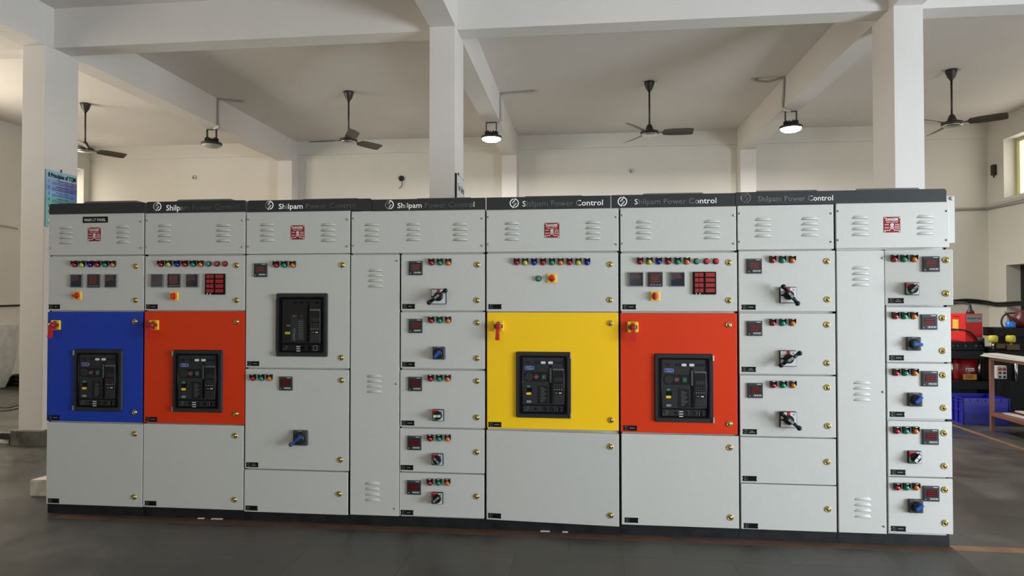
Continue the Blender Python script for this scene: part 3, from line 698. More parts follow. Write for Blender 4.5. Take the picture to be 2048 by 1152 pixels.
# ------------------------------------------------------------------ cabinets
def rect(x0, y0, x1, y1, Y=0.0):      # photo rectangle on the switchboard front -> X0, X1, Z0, Z1
    xm, ym = (x0+x1)/2, (y0+y1)/2
    return AX(x0, ym, Y), AX(x1, ym, Y), AZ(xm, y1, Y), AZ(xm, y0, Y)
def louvers(parent, x0, x1, bottoms, Y=0.0):
    mb = MB()
    for yb in bottoms:
        a = AX(x0, yb, Y); b3 = AX(x1, yb, Y); z = AZ((x0+x1)/2, yb, Y); h = .020; d = .0065; e = .012
        A = mb.V(a, Y, z); B = mb.V(b3, Y, z); C = mb.V(a+e*.7, Y-d, z+.002); D = mb.V(b3-e*.7, Y-d, z+.002)
        E_ = mb.V(a+e, Y-d*.55, z+h*.55); F_ = mb.V(b3-e, Y-d*.55, z+h*.55)
        G = mb.V(a+e*1.2, Y, z+h); H = mb.V(b3-e*1.2, Y, z+h); g0 = mb.V(a, Y, z+.001); 
        mb.face([C, D, F_, E_], 'grey_powder', True); mb.face([E_, F_, H, G], 'grey_powder', True)
        mb.face([A, C, E_], 'grey_powder', True); mb.face([A, E_, G], 'grey_powder', True); mb.face([D, B, F_], 'grey_powder', True); mb.face([F_, B, H], 'grey_powder', True)
        A2 = mb.V(a+e*.7, Y-.0005, z); B2 = mb.V(b3-e*.7, Y-.0005, z)
        mb.face([A, B, D, C], 'cover_grey')  # darker face paints the shade inside the slot opening
    mb.build('louver', parent)
def piece(door, name, key, x, y, rot=0.0, Y=0.0, **k):
    o = inst(name, T[key], door, at(x, y, 1, Y), rot); tag(o, **k); return o
def door(cab, x0, y0, x1, y1, m='grey_powder', name='door', ajar=0.0, **k):
    X0, X1, Z0, Z1 = rect(x0, y0, x1, y1)
    mb = MB(); mb.box(X0, X1, 0, .020, Z0, Z1, m, .0022)
    o = mb.build(name, cab, origin=(X0, .020, (Z0+Z1)/2)); o.rotation_euler = (0, 0, -math.radians(ajar))
    tag(o, **k); return o
def locks(d, *pts):
    for p in pts: piece(d, 'lock', 'lock', p[0], p[1], random.uniform(-1, 1))
def plate(d, x0, y0, x1, y1, n=1): piece(d, 'nameplate', 'nameplate%d' % n, (x0+x1)/2, (y0+y1)/2)
def lamps3(d, xs, y):
    for x, c in zip(xs, ('red', 'green', 'amber')): piece(d, 'indicator_lamp', 'lamp_'+c, x, y, label={'red': 'red indicator lamp', 'green': 'green indicator lamp', 'amber': 'amber indicator lamp'}[c])
def lampsN(d, xs, cols, y):
    for x, c in zip(xs, cols): piece(d, 'indicator_lamp', 'lamp_'+c, x, y, label='%s indicator lamp' % c)
def selector(d, x, y, rot): piece(d, 'selector_plate', 'sel_plate', x, y); piece(d, 'selector_knob', 'sel_knob', x, y, rot)
def lever(d, x, y, rot): piece(d, 'lever_plate', 'lev_plate', x, y); piece(d, 'lever_handle', 'lev_grip', x, y, rot)
def rotary(d, x, y, kp, kg, ang): piece(d, 'handle_plate', kp, x, y); piece(d, 'rotary_handle', kg, x, y, -math.radians(ang))
def breaker(d, x0, y0, x1, y1, side, omega=False, tabs=True):
    X0, X1, Z0, Z1 = rect(x0, y0, x1, y1); pos = Vector(((X0+X1)/2, 0, (Z0+Z1)/2)); sc = ((X1-X0)/BW, 1, (Z1-Z0)/BH)
    keys = [('breaker_frame', 'brk_frame_l' if side < 0 else 'brk_frame_r'), ('breaker_face', 'omega_face' if omega else 'brk_face'), ('trip_unit', 'brk_unit')]
    keys += [('breaker_buttons', 'omega_btn'), ('breaker_indicator', 'omega_ind')] if omega else [('breaker_window', 'brk_ovals'), ('breaker_emblem', 'brk_logo'), ('breaker_button', 'brk_red'), ('breaker_button', 'brk_green'), ('breaker_indicator', 'brk_ind')]
    if tabs: keys.append(('breaker_tabs', 'brk_tabs'))
    for n, k in keys:
        o = inst(n, T[k], d, pos); o.scale = sc
        if k == 'brk_red': o['label'] = 'red breaker push button'
        if k == 'brk_green': o['label'] = 'green breaker push button'
def logo(mb, cx, cz, r, y):
    def P(a, rr): return (cx+rr*math.cos(a), y, cz+rr*math.sin(a))
    for a0 in (math.radians(100), math.radians(280)):
        n = 14; prev = None
        for i in range(n+1):
            a = a0+math.radians(150)*i/n; v = (mb.V(P(a, r)), mb.V(P(a, r*.80)))
            if prev: mb.face([prev[0], v[0], v[1], prev[1]], 'mirror_film')
            prev = v
        a = a0+math.radians(150); mb.face([mb.V(P(a, r*1.15)), mb.V(P(a+.42, r*.92)), mb.V(P(a, r*.66))], 'mirror_film')
    z = [(.25, .95), (-.55, .05), (-.05, -.02), (-.28, -.95), (.55, -.02), (.08, .05)]
    k = r*.98
    out = [(cx+a*k, cz+b3*k) for a, b3 in z]; inn = [(cx+a*k*.62, cz+b3*k*.62) for a, b3 in z]
    vo = [mb.V(x, y, zz) for x, zz in out]; vi = [mb.V(x, y, zz) for x, zz in inn]
    for i in range(6): mb.face([vo[i], vo[(i+1) % 6], vi[(i+1) % 6], vi[i]], 'mirror_film')
def fascia(lab, x0, yt, x1, yb, tl, tr, lg=None, tx=None):
    X0, X1, Z0, Z1 = rect(x0, yt, x1, yb, -.005)
    mb = MB(); P = mb.rrect(X0, X1, Z0, Z1, .016, 5, tl=tl, tr=tr, bl=0, br=0); mb.prism(P, -.005, .025, 'fascia')
    f = tag(mb.build('fascia_board'), lab, 'fascia board', 'dark fascia boards on top of the switchboard')
    if lg:
        c = at(lg[0], lg[1], 1, -.0058); m2 = MB(); logo(m2, c.x, c.z, lg[2], -.0062); m2.build('fascia_emblem', f)
    if tx:
        xa, xb, ycap, ybase = tx; a = at(xa, ybase, 1, -.0058); b3 = at(xb, ybase-1, 1, -.0058); h = AZ(xa+20, ycap)-AZ(xa+20, ybase)
        m2 = MB(); m2.text('Shilpam Power Control', b3.x-a.x, h, 'mirror_film', lambda u, v: (a.x+u, -.0062, (Z0+Z1)/2-.004-h/2+v), 'l', bold=.006); m2.build('fascia_lettering', f)
BX = [AX(93.7), AX(287.2), AX(489.7), AX(699.2), AX(970.8), AX(1240.3), AX(1476.3), AX(1673.3), AX(1898.5)]
LAB = ['grey switchboard cabinet with the blue breaker door at the left end',
       'grey switchboard cabinet with an orange breaker door, second from left end, beside the blue one',
       'grey switchboard cabinet with a black breaker in its grey upper door',
       'wide grey switchboard cabinet left of the yellow door, with five small feeder doors',
       'grey switchboard cabinet with the bright yellow breaker door in the middle of the row',
       'grey switchboard cabinet with an orange breaker door just right of the yellow one',
       'grey switchboard cabinet with three black double-ended handles, right of the orange door',
       'grey switchboard cabinet at the right end, with its top feeder door standing ajar']
COV = [(172, 272, 402), (357, 461, 398.5), (607, 714, 397), (835, 941, 395.6), (1051, 1163, 391.5), (1288, 1404, 386), (1514, 1632, 380.5), (1714, 1835, 376.3)]
FT = [(98.5, 406, 290, 427.2), (292.5, 402, 491.7, 425), (494.6, 399, 743.5, 422.5), (744.7, 397.3, 970.3, 420.5), (972.7, 393, 1221.2, 417.8), (1222.6, 388.2, 1470.5, 413.8), (1471.6, 381, 1893, 406.8)]
CAB = []
for i in range(8):
    t = thing('switchgear_cabinet', LAB[i], 'cabinet', ((BX[i]+BX[i+1])/2, .45, 0), 'switchboard cabinets'); CAB.append(t)
    x0, x1 = BX[i]+.0012, BX[i+1]-.0012
    mb = MB(); mb.box(x0, x1, .026, .92, .062, 2.078, 'grey_powder'); 
    mb.build('body', t)
    mb = MB(); mb.box(x0+.0, x1-.0, .020, .90, 0, .0615, 'base_black'); mb.build('base', t)
    g = MB(); e = .010  # black strips paint the deep shade of the vertical door gaps
    g.box(x0+.0005, x0+e, .021, .0262, .064, 2.085, 'gap_black'); g.box(x1-e, x1-.0005, .021, .0262, .064, 2.085, 'gap_black')
    if i in (3, 7):
        xm = AX(799.5) if i == 3 else AX(1773); zt = AZ(xm and (800 if i == 3 else 1771), 507 if i == 3 else 499)
        g.box(xm-.010, xm+.008, .021, .0262, .064, zt, 'gap_black')
    g.build('gap_shade', t)
    a, b3, yy = COV[i]; A = AX(a, yy, .12); B = AX(b3, yy, .12); z = AZ((a+b3)/2, yy, .12)
    mb = MB(); sl = .025; P = [(A-sl*1.5, 2.078), (B+sl*1.5, 2.078), (B+sl*1.2, z-.02), (B, z), (A, z), (A-sl*1.2, z-.02)]; mb.prism(P, .12, .62, 'cover_grey'); mb.build('top_cover', t)
# fascias
fascia('plain dark fascia board without lettering above the blue door cabinet', *FT[0], 1, 1)
fascia('short dark fascia board with company lettering, next to the plain one', *FT[1], 1, 1, (314.6, 413.0, .030), (332.5, 478.3, 407.7, 418.8))
fascia('dark lettered fascia board with rounded top corners, above the recessed grey breaker door', *FT[2], 1, 1, (538.6, 410.4, .030), (557.4, 710, 405.6, 415.9))
fascia('square-cornered lettered fascia board just left of the one above the yellow door', *FT[3], 0, 0, (778.8, 409.4, .030), (795, 948.8, 405.4, 415.6))
fascia('dark lettered fascia board above the yellow door cabinet', *FT[4], 0, 0, (1028.5, 406.3, .030), (1045, 1205.8, 399.6, 410.5))
fascia('dark lettered fascia board above the right orange door', *FT[5], 0, 0, (1244.8, 403, .030), (1269, 1432.8, 397.8, 408.4))
fascia('longest dark fascia board, lettered at its left half, at the right end', *FT[6], 0, 1, (1491.5, 395.8, .031), (1515.7, 1666, 389.5, 399.8))
# end bracket
c = CAB[7]; X0, X1, Z0, Z1 = rect(1897, 392, 1909.5, 486, .05)
mb = MB(); mb.box(X0-.03, X1, .05, .056, Z0, Z1, 'grey_powder', .001); p = at(1902.5, 397, 1, .05); mb.lathe((p.x, .05, p.z), (0, -1, 0), [(.012, 0), (.011, .006), (.006, .008)], 12, 'steel'); mb.build('lifting_bracket', c)
# top louvre panels
TP = [((96.7, 427.2, 287.2, 509.8), [(119.6, 146.3, (458, 468, 477.5, 487.5)), (233, 259.6, (456.3, 466.5, 475.8, 486.5))]),
      ((290.2, 425, 490.2, 508.3), [(315.8, 343, (453.5, 463.5, 473.8, 484.2)), (432.5, 461.7, (453, 463, 473.4, 483.8))]),
      ((492.8, 422.8, 699.6, 507.2), [(520.3, 549, (452, 462.5, 472.8, 483)), (641.9, 671.7, (452, 462.5, 472.8, 483))]),
      ((702.8, 421, 969.5, 505.7), [(729.5, 759, (452, 462.3, 472.8, 483)), (812.8, 841.3, (450.8, 461, 471.6, 481.8)), (905.5, 935.6, (450.8, 461, 471.6, 481.8))]),
      ((972.8, 418, 1237.3, 502.8), [(1009.5, 1039.2, (449.2, 459.6, 470.3, 481)), (1170.8, 1201.2, (447.5, 458, 468.5, 479.2))]),
      ((1240.6, 414, 1472.3, 502), [(1271.6, 1302.8, (446.2, 456.8, 467.8, 478.4)), (1407.4, 1441.2, (445.4, 455.8, 467, 478))]),
      ((1475.2, 410, 1667.3, 498.8), [(1509.4, 1543, (441.4, 452.4, 463.2, 474.4)), (1602, 1636.3, (439.6, 450.2, 461.4, 472.6))]),
      ((1672.2, 405, 1898.2, 495.6), [(1703.3, 1737.9, (437.4, 448.6, 460.3, 471.5)), (1832.9, 1867.7, (435.8, 446.8, 458, 469.5))])]
DNG = {0: (189, 468.8), 2: (595.4, 464.8), 4: (1103.8, 460.6), 7: (1783.8, 449.3)}
for i, (r, gs) in enumerate(TP):
    d = door(CAB[i], *r, name='louvre_panel')
    for (a, b3, bt) in gs: louvers(d, a, b3, bt)
    h = r[3]-r[1]
    for x in (r[0]+4, r[2]-5):
        for f in (.19, .83): piece(d, 'screw', 'screw', x, r[1]+h*f)
    if i in DNG: piece(d, 'danger_sign', 'danger', *DNG[i], label='red danger sign with skull')
    if i == 0:
        X0, X1, Z0, Z1 = rect(166, 433.3, 215.8, 445.6)
        mb = MB(); mb.box(X0, X1, -.002, 0, Z0, Z1, 'text_black'); mb.text('MAIN LT PANEL', (X1-X0)*.86, .019, 'white_plastic', lambda u, v: ((X0+X1)/2+u, -.0025, Z0+.011+v), bold=.02)
        tag(mb.build('title_plate', d), label='black plate reading MAIN LT PANEL')
RYB = ['red', 'yellow', 'blue', 'red', 'green', 'amber']
# --- cabinet 1
c = CAB[0]
d = door(c, 96.5, 512.4, 287, 621)
lampsN(d, (150.4, 165.6, 181.5, 196, 211.7, 227.1), RYB, 528.6)
for x, k in ((154.6, 'ammeter'), (188.5, 'meter4'), (223.3, 'ammeter')): piece(d, 'meter', k, x, 561.8)
selector(d, 156, 591, 0.0); locks(d, (271.5, 532.5), (271, 600.4)); plate(d, 97.5, 609, 120.5, 618, 1)
d = door(c, 94.2, 623.6, 284.6, 843.6, 'blue_powder', label='blue door'); lever(d, 113.5, 650, 0.12); locks(d, (270, 643), (269.2, 824.6)); plate(d, 95.5, 830.4, 119.5, 839.6, 2)
breaker(d, 149.3, 698, 246, 822.5, -1)
d = door(c, 92.9, 846.6, 284.6, 1011.0); locks(d, (269.2, 867.5), (268, 994)); plate(d, 95, 996.7, 119.6, 1006, 0)
# --- cabinet 2
c = CAB[1]
d = door(c, 290.1, 511.9, 489.5, 620.8)
lampsN(d, (323, 338.8, 355.4, 371, 387.3, 402.5), RYB, 528)
for x, k in ((417.9, 'push_green'), (434.6, 'push_red'), (450.8, 'push_dred')): piece(d, 'push_button', k, x, 527.7, label={'push_green': 'green push button'}.get(k, 'red push button'))
for x, k in ((316, 'ammeter'), (349, 'meter4'), (385.8, 'ammeter')): piece(d, 'meter', k, x, 561.3)
piece(d, 'annunciator', 'annunciator', 431.6, 568.4); selector(d, 349, 592.7, math.pi/2); locks(d, (473, 530.6), (473, 600.4)); plate(d, 291.5, 608.8, 316.5, 618, 2)
d = door(c, 288.3, 622.9, 488.7, 847.3, 'orange_powder', label='orange door'); lever(d, 309.5, 650, .05); locks(d, (472.7, 643.3), (471.7, 827.7)); plate(d, 290, 834, 315.4, 843.3, 2)
breaker(d, 346.5, 699.6, 446, 824.6, -1)
d = door(c, 286.3, 849.4, 486.3, 1017); locks(d, (470.2, 871.3), (469, 999.2)); plate(d, 288.3, 1001.9, 314.4, 1011, 0)
# --- cabinet 3
c = CAB[2]
d = door(c, 491.8, 509.2, 698.9, 736)
piece(d, 'meter', 'meter', 522.2, 540.4); lamps3(d, (553.2, 569.6, 586.7), 529.4); locks(d, (684.6, 530.1), (682.6, 715.2)); plate(d, 493.4, 722.5, 519.8, 731.8, 2)
breaker(d, 552, 586.3, 656, 713.5, -1, omega=True)
d = door(c, 490.3, 739, 697.4, 939.4)
lamps3(d, (506.9, 523.9, 540.3), 755.4); piece(d, 'meter', 'meter', 572.6, 766.8); locks(d, (683.1, 760.4), (680.7, 919.4)); plate(d, 491.5, 924.5, 517.8, 934.3, 3)
rotary(d, 602.5, 874.8, 'dark_plate_big', 'long_lever', 218)
d = door(c, 488.5, 941.9, 695.3, 1026.7); locks(d, (678.5, 987.7)); plate(d, 490, 1011, 516.6, 1021, 0)
# --- cabinet 4
c = CAB[3]
d = door(c, 700.9, 509.6, 798.3, 1031, name='louvre_door')
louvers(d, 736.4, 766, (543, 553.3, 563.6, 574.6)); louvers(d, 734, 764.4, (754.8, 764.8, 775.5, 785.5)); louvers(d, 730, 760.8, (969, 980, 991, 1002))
for p in ((795.4-1, 521.6), (793.2-.5, 767.7), (790-.5, 1017)): piece(d, 'screw', 'screw', *p)
d = door(c, 802.1, 509, 969.5, 621.2)
piece(d, 'meter', 'meter', 831.8, 536.3); lamps3(d, (863.5, 880.4, 897.2), 524.8); locks(d, (954.9, 529.4), (954.1, 600.5)); plate(d, 804, 608.3, 830.8, 617.3, 1); rotary(d, 878.4, 593.2, 'rot_plate_big', 'dumbbell', 36)
d = door(c, 801.3, 624.4, 969.5, 737.2)
piece(d, 'meter', 'meter', 831.6, 651.8); lamps3(d, (862.8, 879.9, 897), 640.3); locks(d, (954.4, 645.1), (954, 716.4)); plate(d, 803.5, 723.8, 830.8, 733.5, 1); rotary(d, 878.7, 705.9, 'dark_plate', 'knob_blue', 228)
d = door(c, 800.3, 740.8, 969.3, 854.9)
piece(d, 'meter', 'meter', 830.7, 767.7); lamps3(d, (862.1, 879.2, 896.3), 756.7); locks(d, (954, 762), (953.6, 834.8)); plate(d, 802.3, 841, 829.9, 851, 2); rotary(d, 877.3, 829.6, 'rot_plate', 'knob_white', 2)
d = door(c, 799.5, 858.2, 968.8, 945)
piece(d, 'meter', 'meter', 829.2, 885.5); lamps3(d, (860.9, 878.7, 896.3), 876.2); locks(d, (953.1, 904.2)); plate(d, 800.3, 929.9, 827.7, 940, 1); rotary(d, 875.9, 917.7, 'rot_plate', 'knob_dark', 135)
d = door(c, 798.7, 947.4, 968.3, 1034)
piece(d, 'meter', 'meter', 828.5, 974.5); lamps3(d, (860.4, 878, 895.5), 964.5); locks(d, (952.9, 992.6)); plate(d, 800.3, 1019.7, 827.9, 1030, 1); rotary(d, 875.5, 994.9, 'rot_plate', 'knob_dark', 40)
# --- cabinet 5
c = CAB[4]
d = door(c, 973, 506.3, 1236.6, 623.2)
lampsN(d, (1033.6, 1050.7, 1068.4, 1086.2, 1104, 1121.2, 1139, 1156.8, 1174.6), RYB+['red', 'yellow', 'blue'], 524.2)
piece(d, 'push_button', 'push_green', 1077.3, 557.2, label='green push button'); selector(d, 1103.8, 556.8, .4); locks(d, (1220.3, 528.7), (1219.8, 599.8)); plate(d, 976, 608.7, 1004, 618, 0)
d = door(c, 974, 624.9, 1237, 858.5, 'yellow_powder', label='yellow door', ajar=.5); lever(d, 997.3, 652.3, .02); locks(d, (1220.3, 646.3), (1222.0, 839.6)); plate(d, 976, 844, 1004, 853.8, 2)
breaker(d, 1031.9, 703.2, 1142.3, 836, 1, tabs=False)
d = door(c, 973.2, 863.0, 1238.0, 1043.6, ajar=3.2); locks(d, (1220.9, 890), (1221.5, 1026)); plate(d, 975.7, 1026, 1004, 1036.3, 0)
# --- cabinet 6
c = CAB[5]
d = door(c, 1241, 505.8, 1474.2, 622.4)
lampsN(d, (1280, 1298.5, 1317.3, 1335.8, 1354.9, 1373.4), RYB, 522.8)
for x, k in ((1393.2, 'push_green'), (1412.8, 'push_red'), (1431.6, 'push_dred')): piece(d, 'push_button', k, x, 522.6, label={'push_green': 'green push button'}.get(k, 'red push button'))
for x, k in ((1272, 'ammeter'), (1310.4, 'meter4'), (1354.5, 'ammeter')): piece(d, 'meter', k, x, 558.7)
piece(d, 'annunciator', 'annunciator', 1408.5, 566.4); selector(d, 1310, 592.3, math.pi/2); locks(d, (1457.7, 524.9), (1457.7, 600.6)); plate(d, 1243.9, 609.2, 1272.9, 618.4, 2)
d = door(c, 1241.4, 626.3, 1473.6, 866.4, 'orange_powder', label='orange door', ajar=1.0); lever(d, 1265.6, 654, -.06); locks(d, (1456.4, 649.6), (1458, 847)); plate(d, 1245, 850.7, 1275.7, 861.4, 2)
breaker(d, 1308.4, 707, 1426.3, 844.6, 1)
d = door(c, 1243, 869.8, 1478, 1053.2); locks(d, (1459.5, 895), (1461, 1034.8)); plate(d, 1247.7, 1034.8, 1278, 1045.7, 0)
# --- cabinet 7
c = CAB[6]
d = door(c, 1477.5, 501.8, 1670.4, 622.6)
piece(d, 'meter', 'meter', 1508, 532.4); lamps3(d, (1544.7, 1564.4, 1583.8), 519.8); locks(d, (1653.6, 522.3), (1654.5, 599)); plate(d, 1481.8, 609.7, 1513, 618.9, 2); rotary(d, 1574.8, 590.3, 'rot_plate_big', 'dumbbell', 129)
d = door(c, 1478.6, 627, 1671, 748.5)
piece(d, 'meter', 'meter', 1508.8, 656.8); lamps3(d, (1545, 1564.7, 1584.2), 645.4); locks(d, (1653.8, 649.4), (1654.3, 726.2)); plate(d, 1482, 734, 1513, 743.3, 3); rotary(d, 1574.6, 716.6, 'rot_plate_big', 'dumbbell', 34)
d = door(c, 1480, 751.6, 1671.8, 873.4)
piece(d, 'meter', 'meter', 1509.8, 780.7); lamps3(d, (1546, 1565.6, 1585.3), 769.4); locks(d, (1654.5, 774.8), (1655.7, 851.8)); plate(d, 1484.6, 858.6, 1515, 868, 3); rotary(d, 1575, 838.5, 'rot_plate_big', 'dumbbell', 140)
d = door(c, 1481, 876.2, 1672.2, 967.8); locks(d, (1654.3, 923.7)); plate(d, 1484, 952.3, 1514.8, 961.7, 0)
d = door(c, 1482.3, 970, 1673.3, 1061.2); locks(d, (1655.7, 1018.2)); plate(d, 1486.5, 1046.8, 1517.2, 1056.4, 0)
# --- cabinet 8
c = CAB[7]
d = door(c, 1675.6, 501.2, 1770.9, 1066.4, name='louvre_door')
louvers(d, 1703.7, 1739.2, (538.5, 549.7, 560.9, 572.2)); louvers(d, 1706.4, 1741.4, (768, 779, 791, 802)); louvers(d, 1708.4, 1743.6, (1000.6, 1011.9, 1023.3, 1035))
for p in ((1764.8, 516), (1766, 783.7), (1768, 1052.6)): piece(d, 'screw', 'screw', *p)
AJ = 8.5      # the open door: positions measured on the ajar door, divided back to the closed plane
d = door(c, 1770.6, 500.4, 1898.4, 610.2, ajar=AJ, label='feeder door standing ajar')
hp = at(1770.6, 555, 1, 0.0)
def ajar_pt(x, y):      # point of the turned door plane that shows at (x, y), turned back to the closed door
    dr = _fw*F + RT*(x-1024) - UP*(y-576); n = Vector((math.sin(math.radians(AJ)), math.cos(math.radians(AJ)), 0))
    piv = Vector((hp.x, .020, 0)); q = CAM + dr*(((piv-CAM).dot(n)-.020)/dr.dot(n))
    v = Matrix.Rotation(math.radians(AJ), 3, 'Z') @ (q-piv) + piv; return Vector((v.x, 0, v.z))
def apiece(name, key, x, y, rot=0.0, **k): tag(inst(name, T[key], d, ajar_pt(x, y), rot), **k)
for x, cc in ((1788, 'red'), (1807.5, 'green'), (1827.5, 'amber')): apiece('indicator_lamp', 'lamp_'+cc, x, 517.8, label=cc+' indicator lamp')
apiece('meter', 'meter', 1861.5, 528.3); apiece('lock', 'lock', 1892, 520, .3); apiece('lock', 'lock', 1892.2, 586.8, -.5)
apiece('handle_plate', 'rot_plate', 1823, 577.6); apiece('rotary_handle', 'knob_dark', 1823, 577.6, -math.radians(48)); apiece('nameplate', 'nameplate3', 1792, 601.4)
rows = [((1773.3, 614.2, 1902, 724), (1789.7, 1808, 1826.6), 631.8, (1857.3, 644.1), [(1884.5, 636), (1885.2, 701.5)], (1777.4, 711.2, 1808.8, 720), (1825.3, 687.3), 'dark_plate', 'knob_blue', -6),
        ((1774.3, 726.9, 1903, 837.6), (1790.9, 1809.7, 1828.4), 745, (1858.6, 757.3), [(1885.9, 750), (1887.2, 815.6)], (1778.3, 824, 1810, 833.2), (1828, 798.6), 'dark_plate', 'knob_blue', 48),
        ((1776, 842.6, 1904.6, 953.3), (1792.3, 1810.8, 1829.6), 860.8, (1860, 873.6), [(1887.9, 865.9), (1888.4, 932)], (1780, 939.4, 1812, 949.5), (1827.2, 913.4), 'rot_plate', 'knob_white', 52),
        ((1777, 956.2, 1906, 1066.7), (1793.3, 1811.8, 1831), 973.4, (1861.3, 986.8), [(1889.3, 979.3), (1890, 1045.6)], (1780.6, 1052.2, 1813, 1062.5), (1829.5, 1010.8), 'dark_plate', 'knob_blue', 40)]
for r, xs, y, mt, lk, pl, hd, kp, kg, ang in rows:
    d = door(c, *r); lamps3(d, xs, y); piece(d, 'meter', 'meter', *mt); locks(d, *lk); plate(d, *pl, 2); rotary(d, *hd, kp, kg, ang)

# packing slips under the base
for i, (px, ww, lab) in enumerate(((432, .11, 'thin white packing strip under the base below the left orange door'), (400, .06, 'small white packing chip under the base of the second cabinet'), (1090, .085, 'white packing strip under the base below the yellow door'), (1130, .05, 'small white packing chip right of the longer strip below the yellow door'))):
    x = AX(px, 1040 if i < 2 else 1065); bx('packing_strip', x-ww*.35, x+ww*.35, .002, .0195, .0016, .005, 'white_print', label=lab, cat='packing strip')

# ------------------------------------------------------------------ left background
mb = MB(); p = at(58, 993, 2, 0)
ln = .425
vs = [(p.x, p.y), (p.x+.05, p.y+.42), (p.x+ln, p.y+.45), (p.x+ln, p.y+.03)]
H = .125
lo = [mb.V(x, y, 0) for x, y in vs]; hi = [mb.V(x+.004*(i % 2), y, H-.006*(i % 3)) for i, (x, y) in enumerate(vs)]
mb.face(lo[::-1], 'foam_white'); mb.face(hi, 'foam_white')
for i in range(4): mb.face([lo[i], lo[(i+1) % 4], hi[(i+1) % 4], hi[i]], 'foam_white')
es = list(mb.bm.edges); bmesh.ops.bevel(mb.bm, geom=es, offset=.008, segments=2, affect='EDGES')
tag(mb.build('foam_block'), 'scuffed white block lying on the floor at the left end of the switchboard', 'block')
# curved metal sheet
mb = MB(); N = 16; rows2 = []
for i in range(N+1):
    t_ = i/N; z = 1.10*(1-t_)+.02*t_; x = XL+.06+.16*t_**1.6-.03*math.sin(math.pi*t_)
    yr = 6.2-.06*t_-.75*max(0, t_-.30)**2
    rows2.append([mb.V(x, 4.6, z), mb.V(x-.01, 5.4, z), mb.V(x, yr, z)])
for a, b3 in zip(rows2, rows2[1:]):
    for k in range(2): mb.face([a[k], a[k+1], b3[k+1], b3[k]], 'sheet_metal', True)
o = mb.build('metal_sheet'); sm = o.modifiers.new('s', 'SOLIDIFY'); sm.thickness = .003
tag(o, 'curved bare metal sheet leaning against the left wall', 'metal sheet')
# heap of black cable
mb = MB()
for k in range(9):
    c9 = at(22, 771, 2, 0); cx, cy, r = c9.x+random.uniform(.12, .24), c9.y+random.uniform(-.03, .05), random.uniform(.07, .13)
    zz = .03+.017*k; pts = [(cx+r*1.5*math.cos(a/8*2*math.pi+k), cy+r*math.sin(a/8*2*math.pi+k), zz+random.uniform(-.01, .02)) for a in range(9)]
    mb.tube(pts, .021, 'cable_black', 7, 4)
tag(mb.build('cable_coil'), 'heap of black cable on the floor below the metal sheet', 'cable coil')
for (ys, lab) in (([812, 814, 815, 812, 809], 'upper thin black cable on the floor left of the left column'), ([822, 822, 821, 818, 815], 'lower thin black cable on the floor left of the left column')):
    pts = [at(x, y, 2, .006) for x, y in zip((-40, -5, 16, 30, 44), ys)]
    mb = MB(); mb.tube(pts, .006, 'cable_black', 6, 5); tag(mb.build('floor_cable'), lab, 'cable')
def strip_wall(name, z, r, m, lab, y0, y1):
    mb = MB(); pts = [(XL+r, y0+(y1-y0)*i/6, z+(.012 if i % 2 else -.008)) for i in range(7)]; mb.tube(pts, r, m, 6, 3); tag(mb.build(name), lab, 'cable' if 'cable' in name else 'conduit')
strip_wall('wall_cable', 1.39, .018, 'cable_black', 'black cable running along the left wall', 2.0, 7.8)
strip_wall('conduit', 2.74, .014, 'conduit', 'pale conduit running along the left wall above the black cable', 4.4, 6.2)
mb = MB(); p0, p1 = at(-10, 893, 2, 0), at(23, 891, 2, 0)
mb.box(-6.35, -5.845, 1.98, 2.05, 0, .10, 'foam_white', .004); mb.box(-6.0, -5.83, 1.95, 1.98, .05, .115, 'cable_black', .004); mb.box(-5.86, -5.83, 1.92, 2.0, 0, .1, 'cable_black')
tag(mb.build('bench_foot'), 'white and black low stand at the foot of the left column', 'stand')

# ------------------------------------------------------------------ right background
def R5(px, py, Y=5.2): return at(px, py, 1, Y)
# cable bundle on back and right wall
mb = MB()
for k in range(4):
    zz = 1.40+.022*(k % 2)+.01*k; off = .02+.018*(k//2)
    pts = [(4.6, YB-off, zz), (5.4, YB-off, zz+.015), (6.2, YB-off, zz), (6.6, YB-off, zz+.03), (XR-.05-off, YB-off-.03, zz+.0), (XR-off, 7.6, zz-.03), (XR-off, 7.1, zz-.01), (XR-off, 6.2, zz)]
    mb.tube(pts, .014, 'cable_black', 6, 4)
tag(mb.build('cable_bundle'), 'black cable bundle fixed along the wall behind the red machine', 'cable bundle')
mb = MB(); mb.tube([(4.2, YB-.03, 3.05), (6.93, YB-.03, 3.05)], .022, 'conduit', 8, 0); mb.tube([(XR-.03, YB-.04, 3.05), (XR-.03, 5.2, 3.02)], .022, 'conduit', 8, 0)
mb.ball((6.95, YB-.035, 3.05), .024, 'conduit')
for x in (5.6, 6.4): mb.box(x-.03, x+.03, YB-.06, YB, 3.02, 3.08, 'conduit')
tag(mb.build('conduit'), 'pale conduit running round the back right corner above head height', 'conduit')
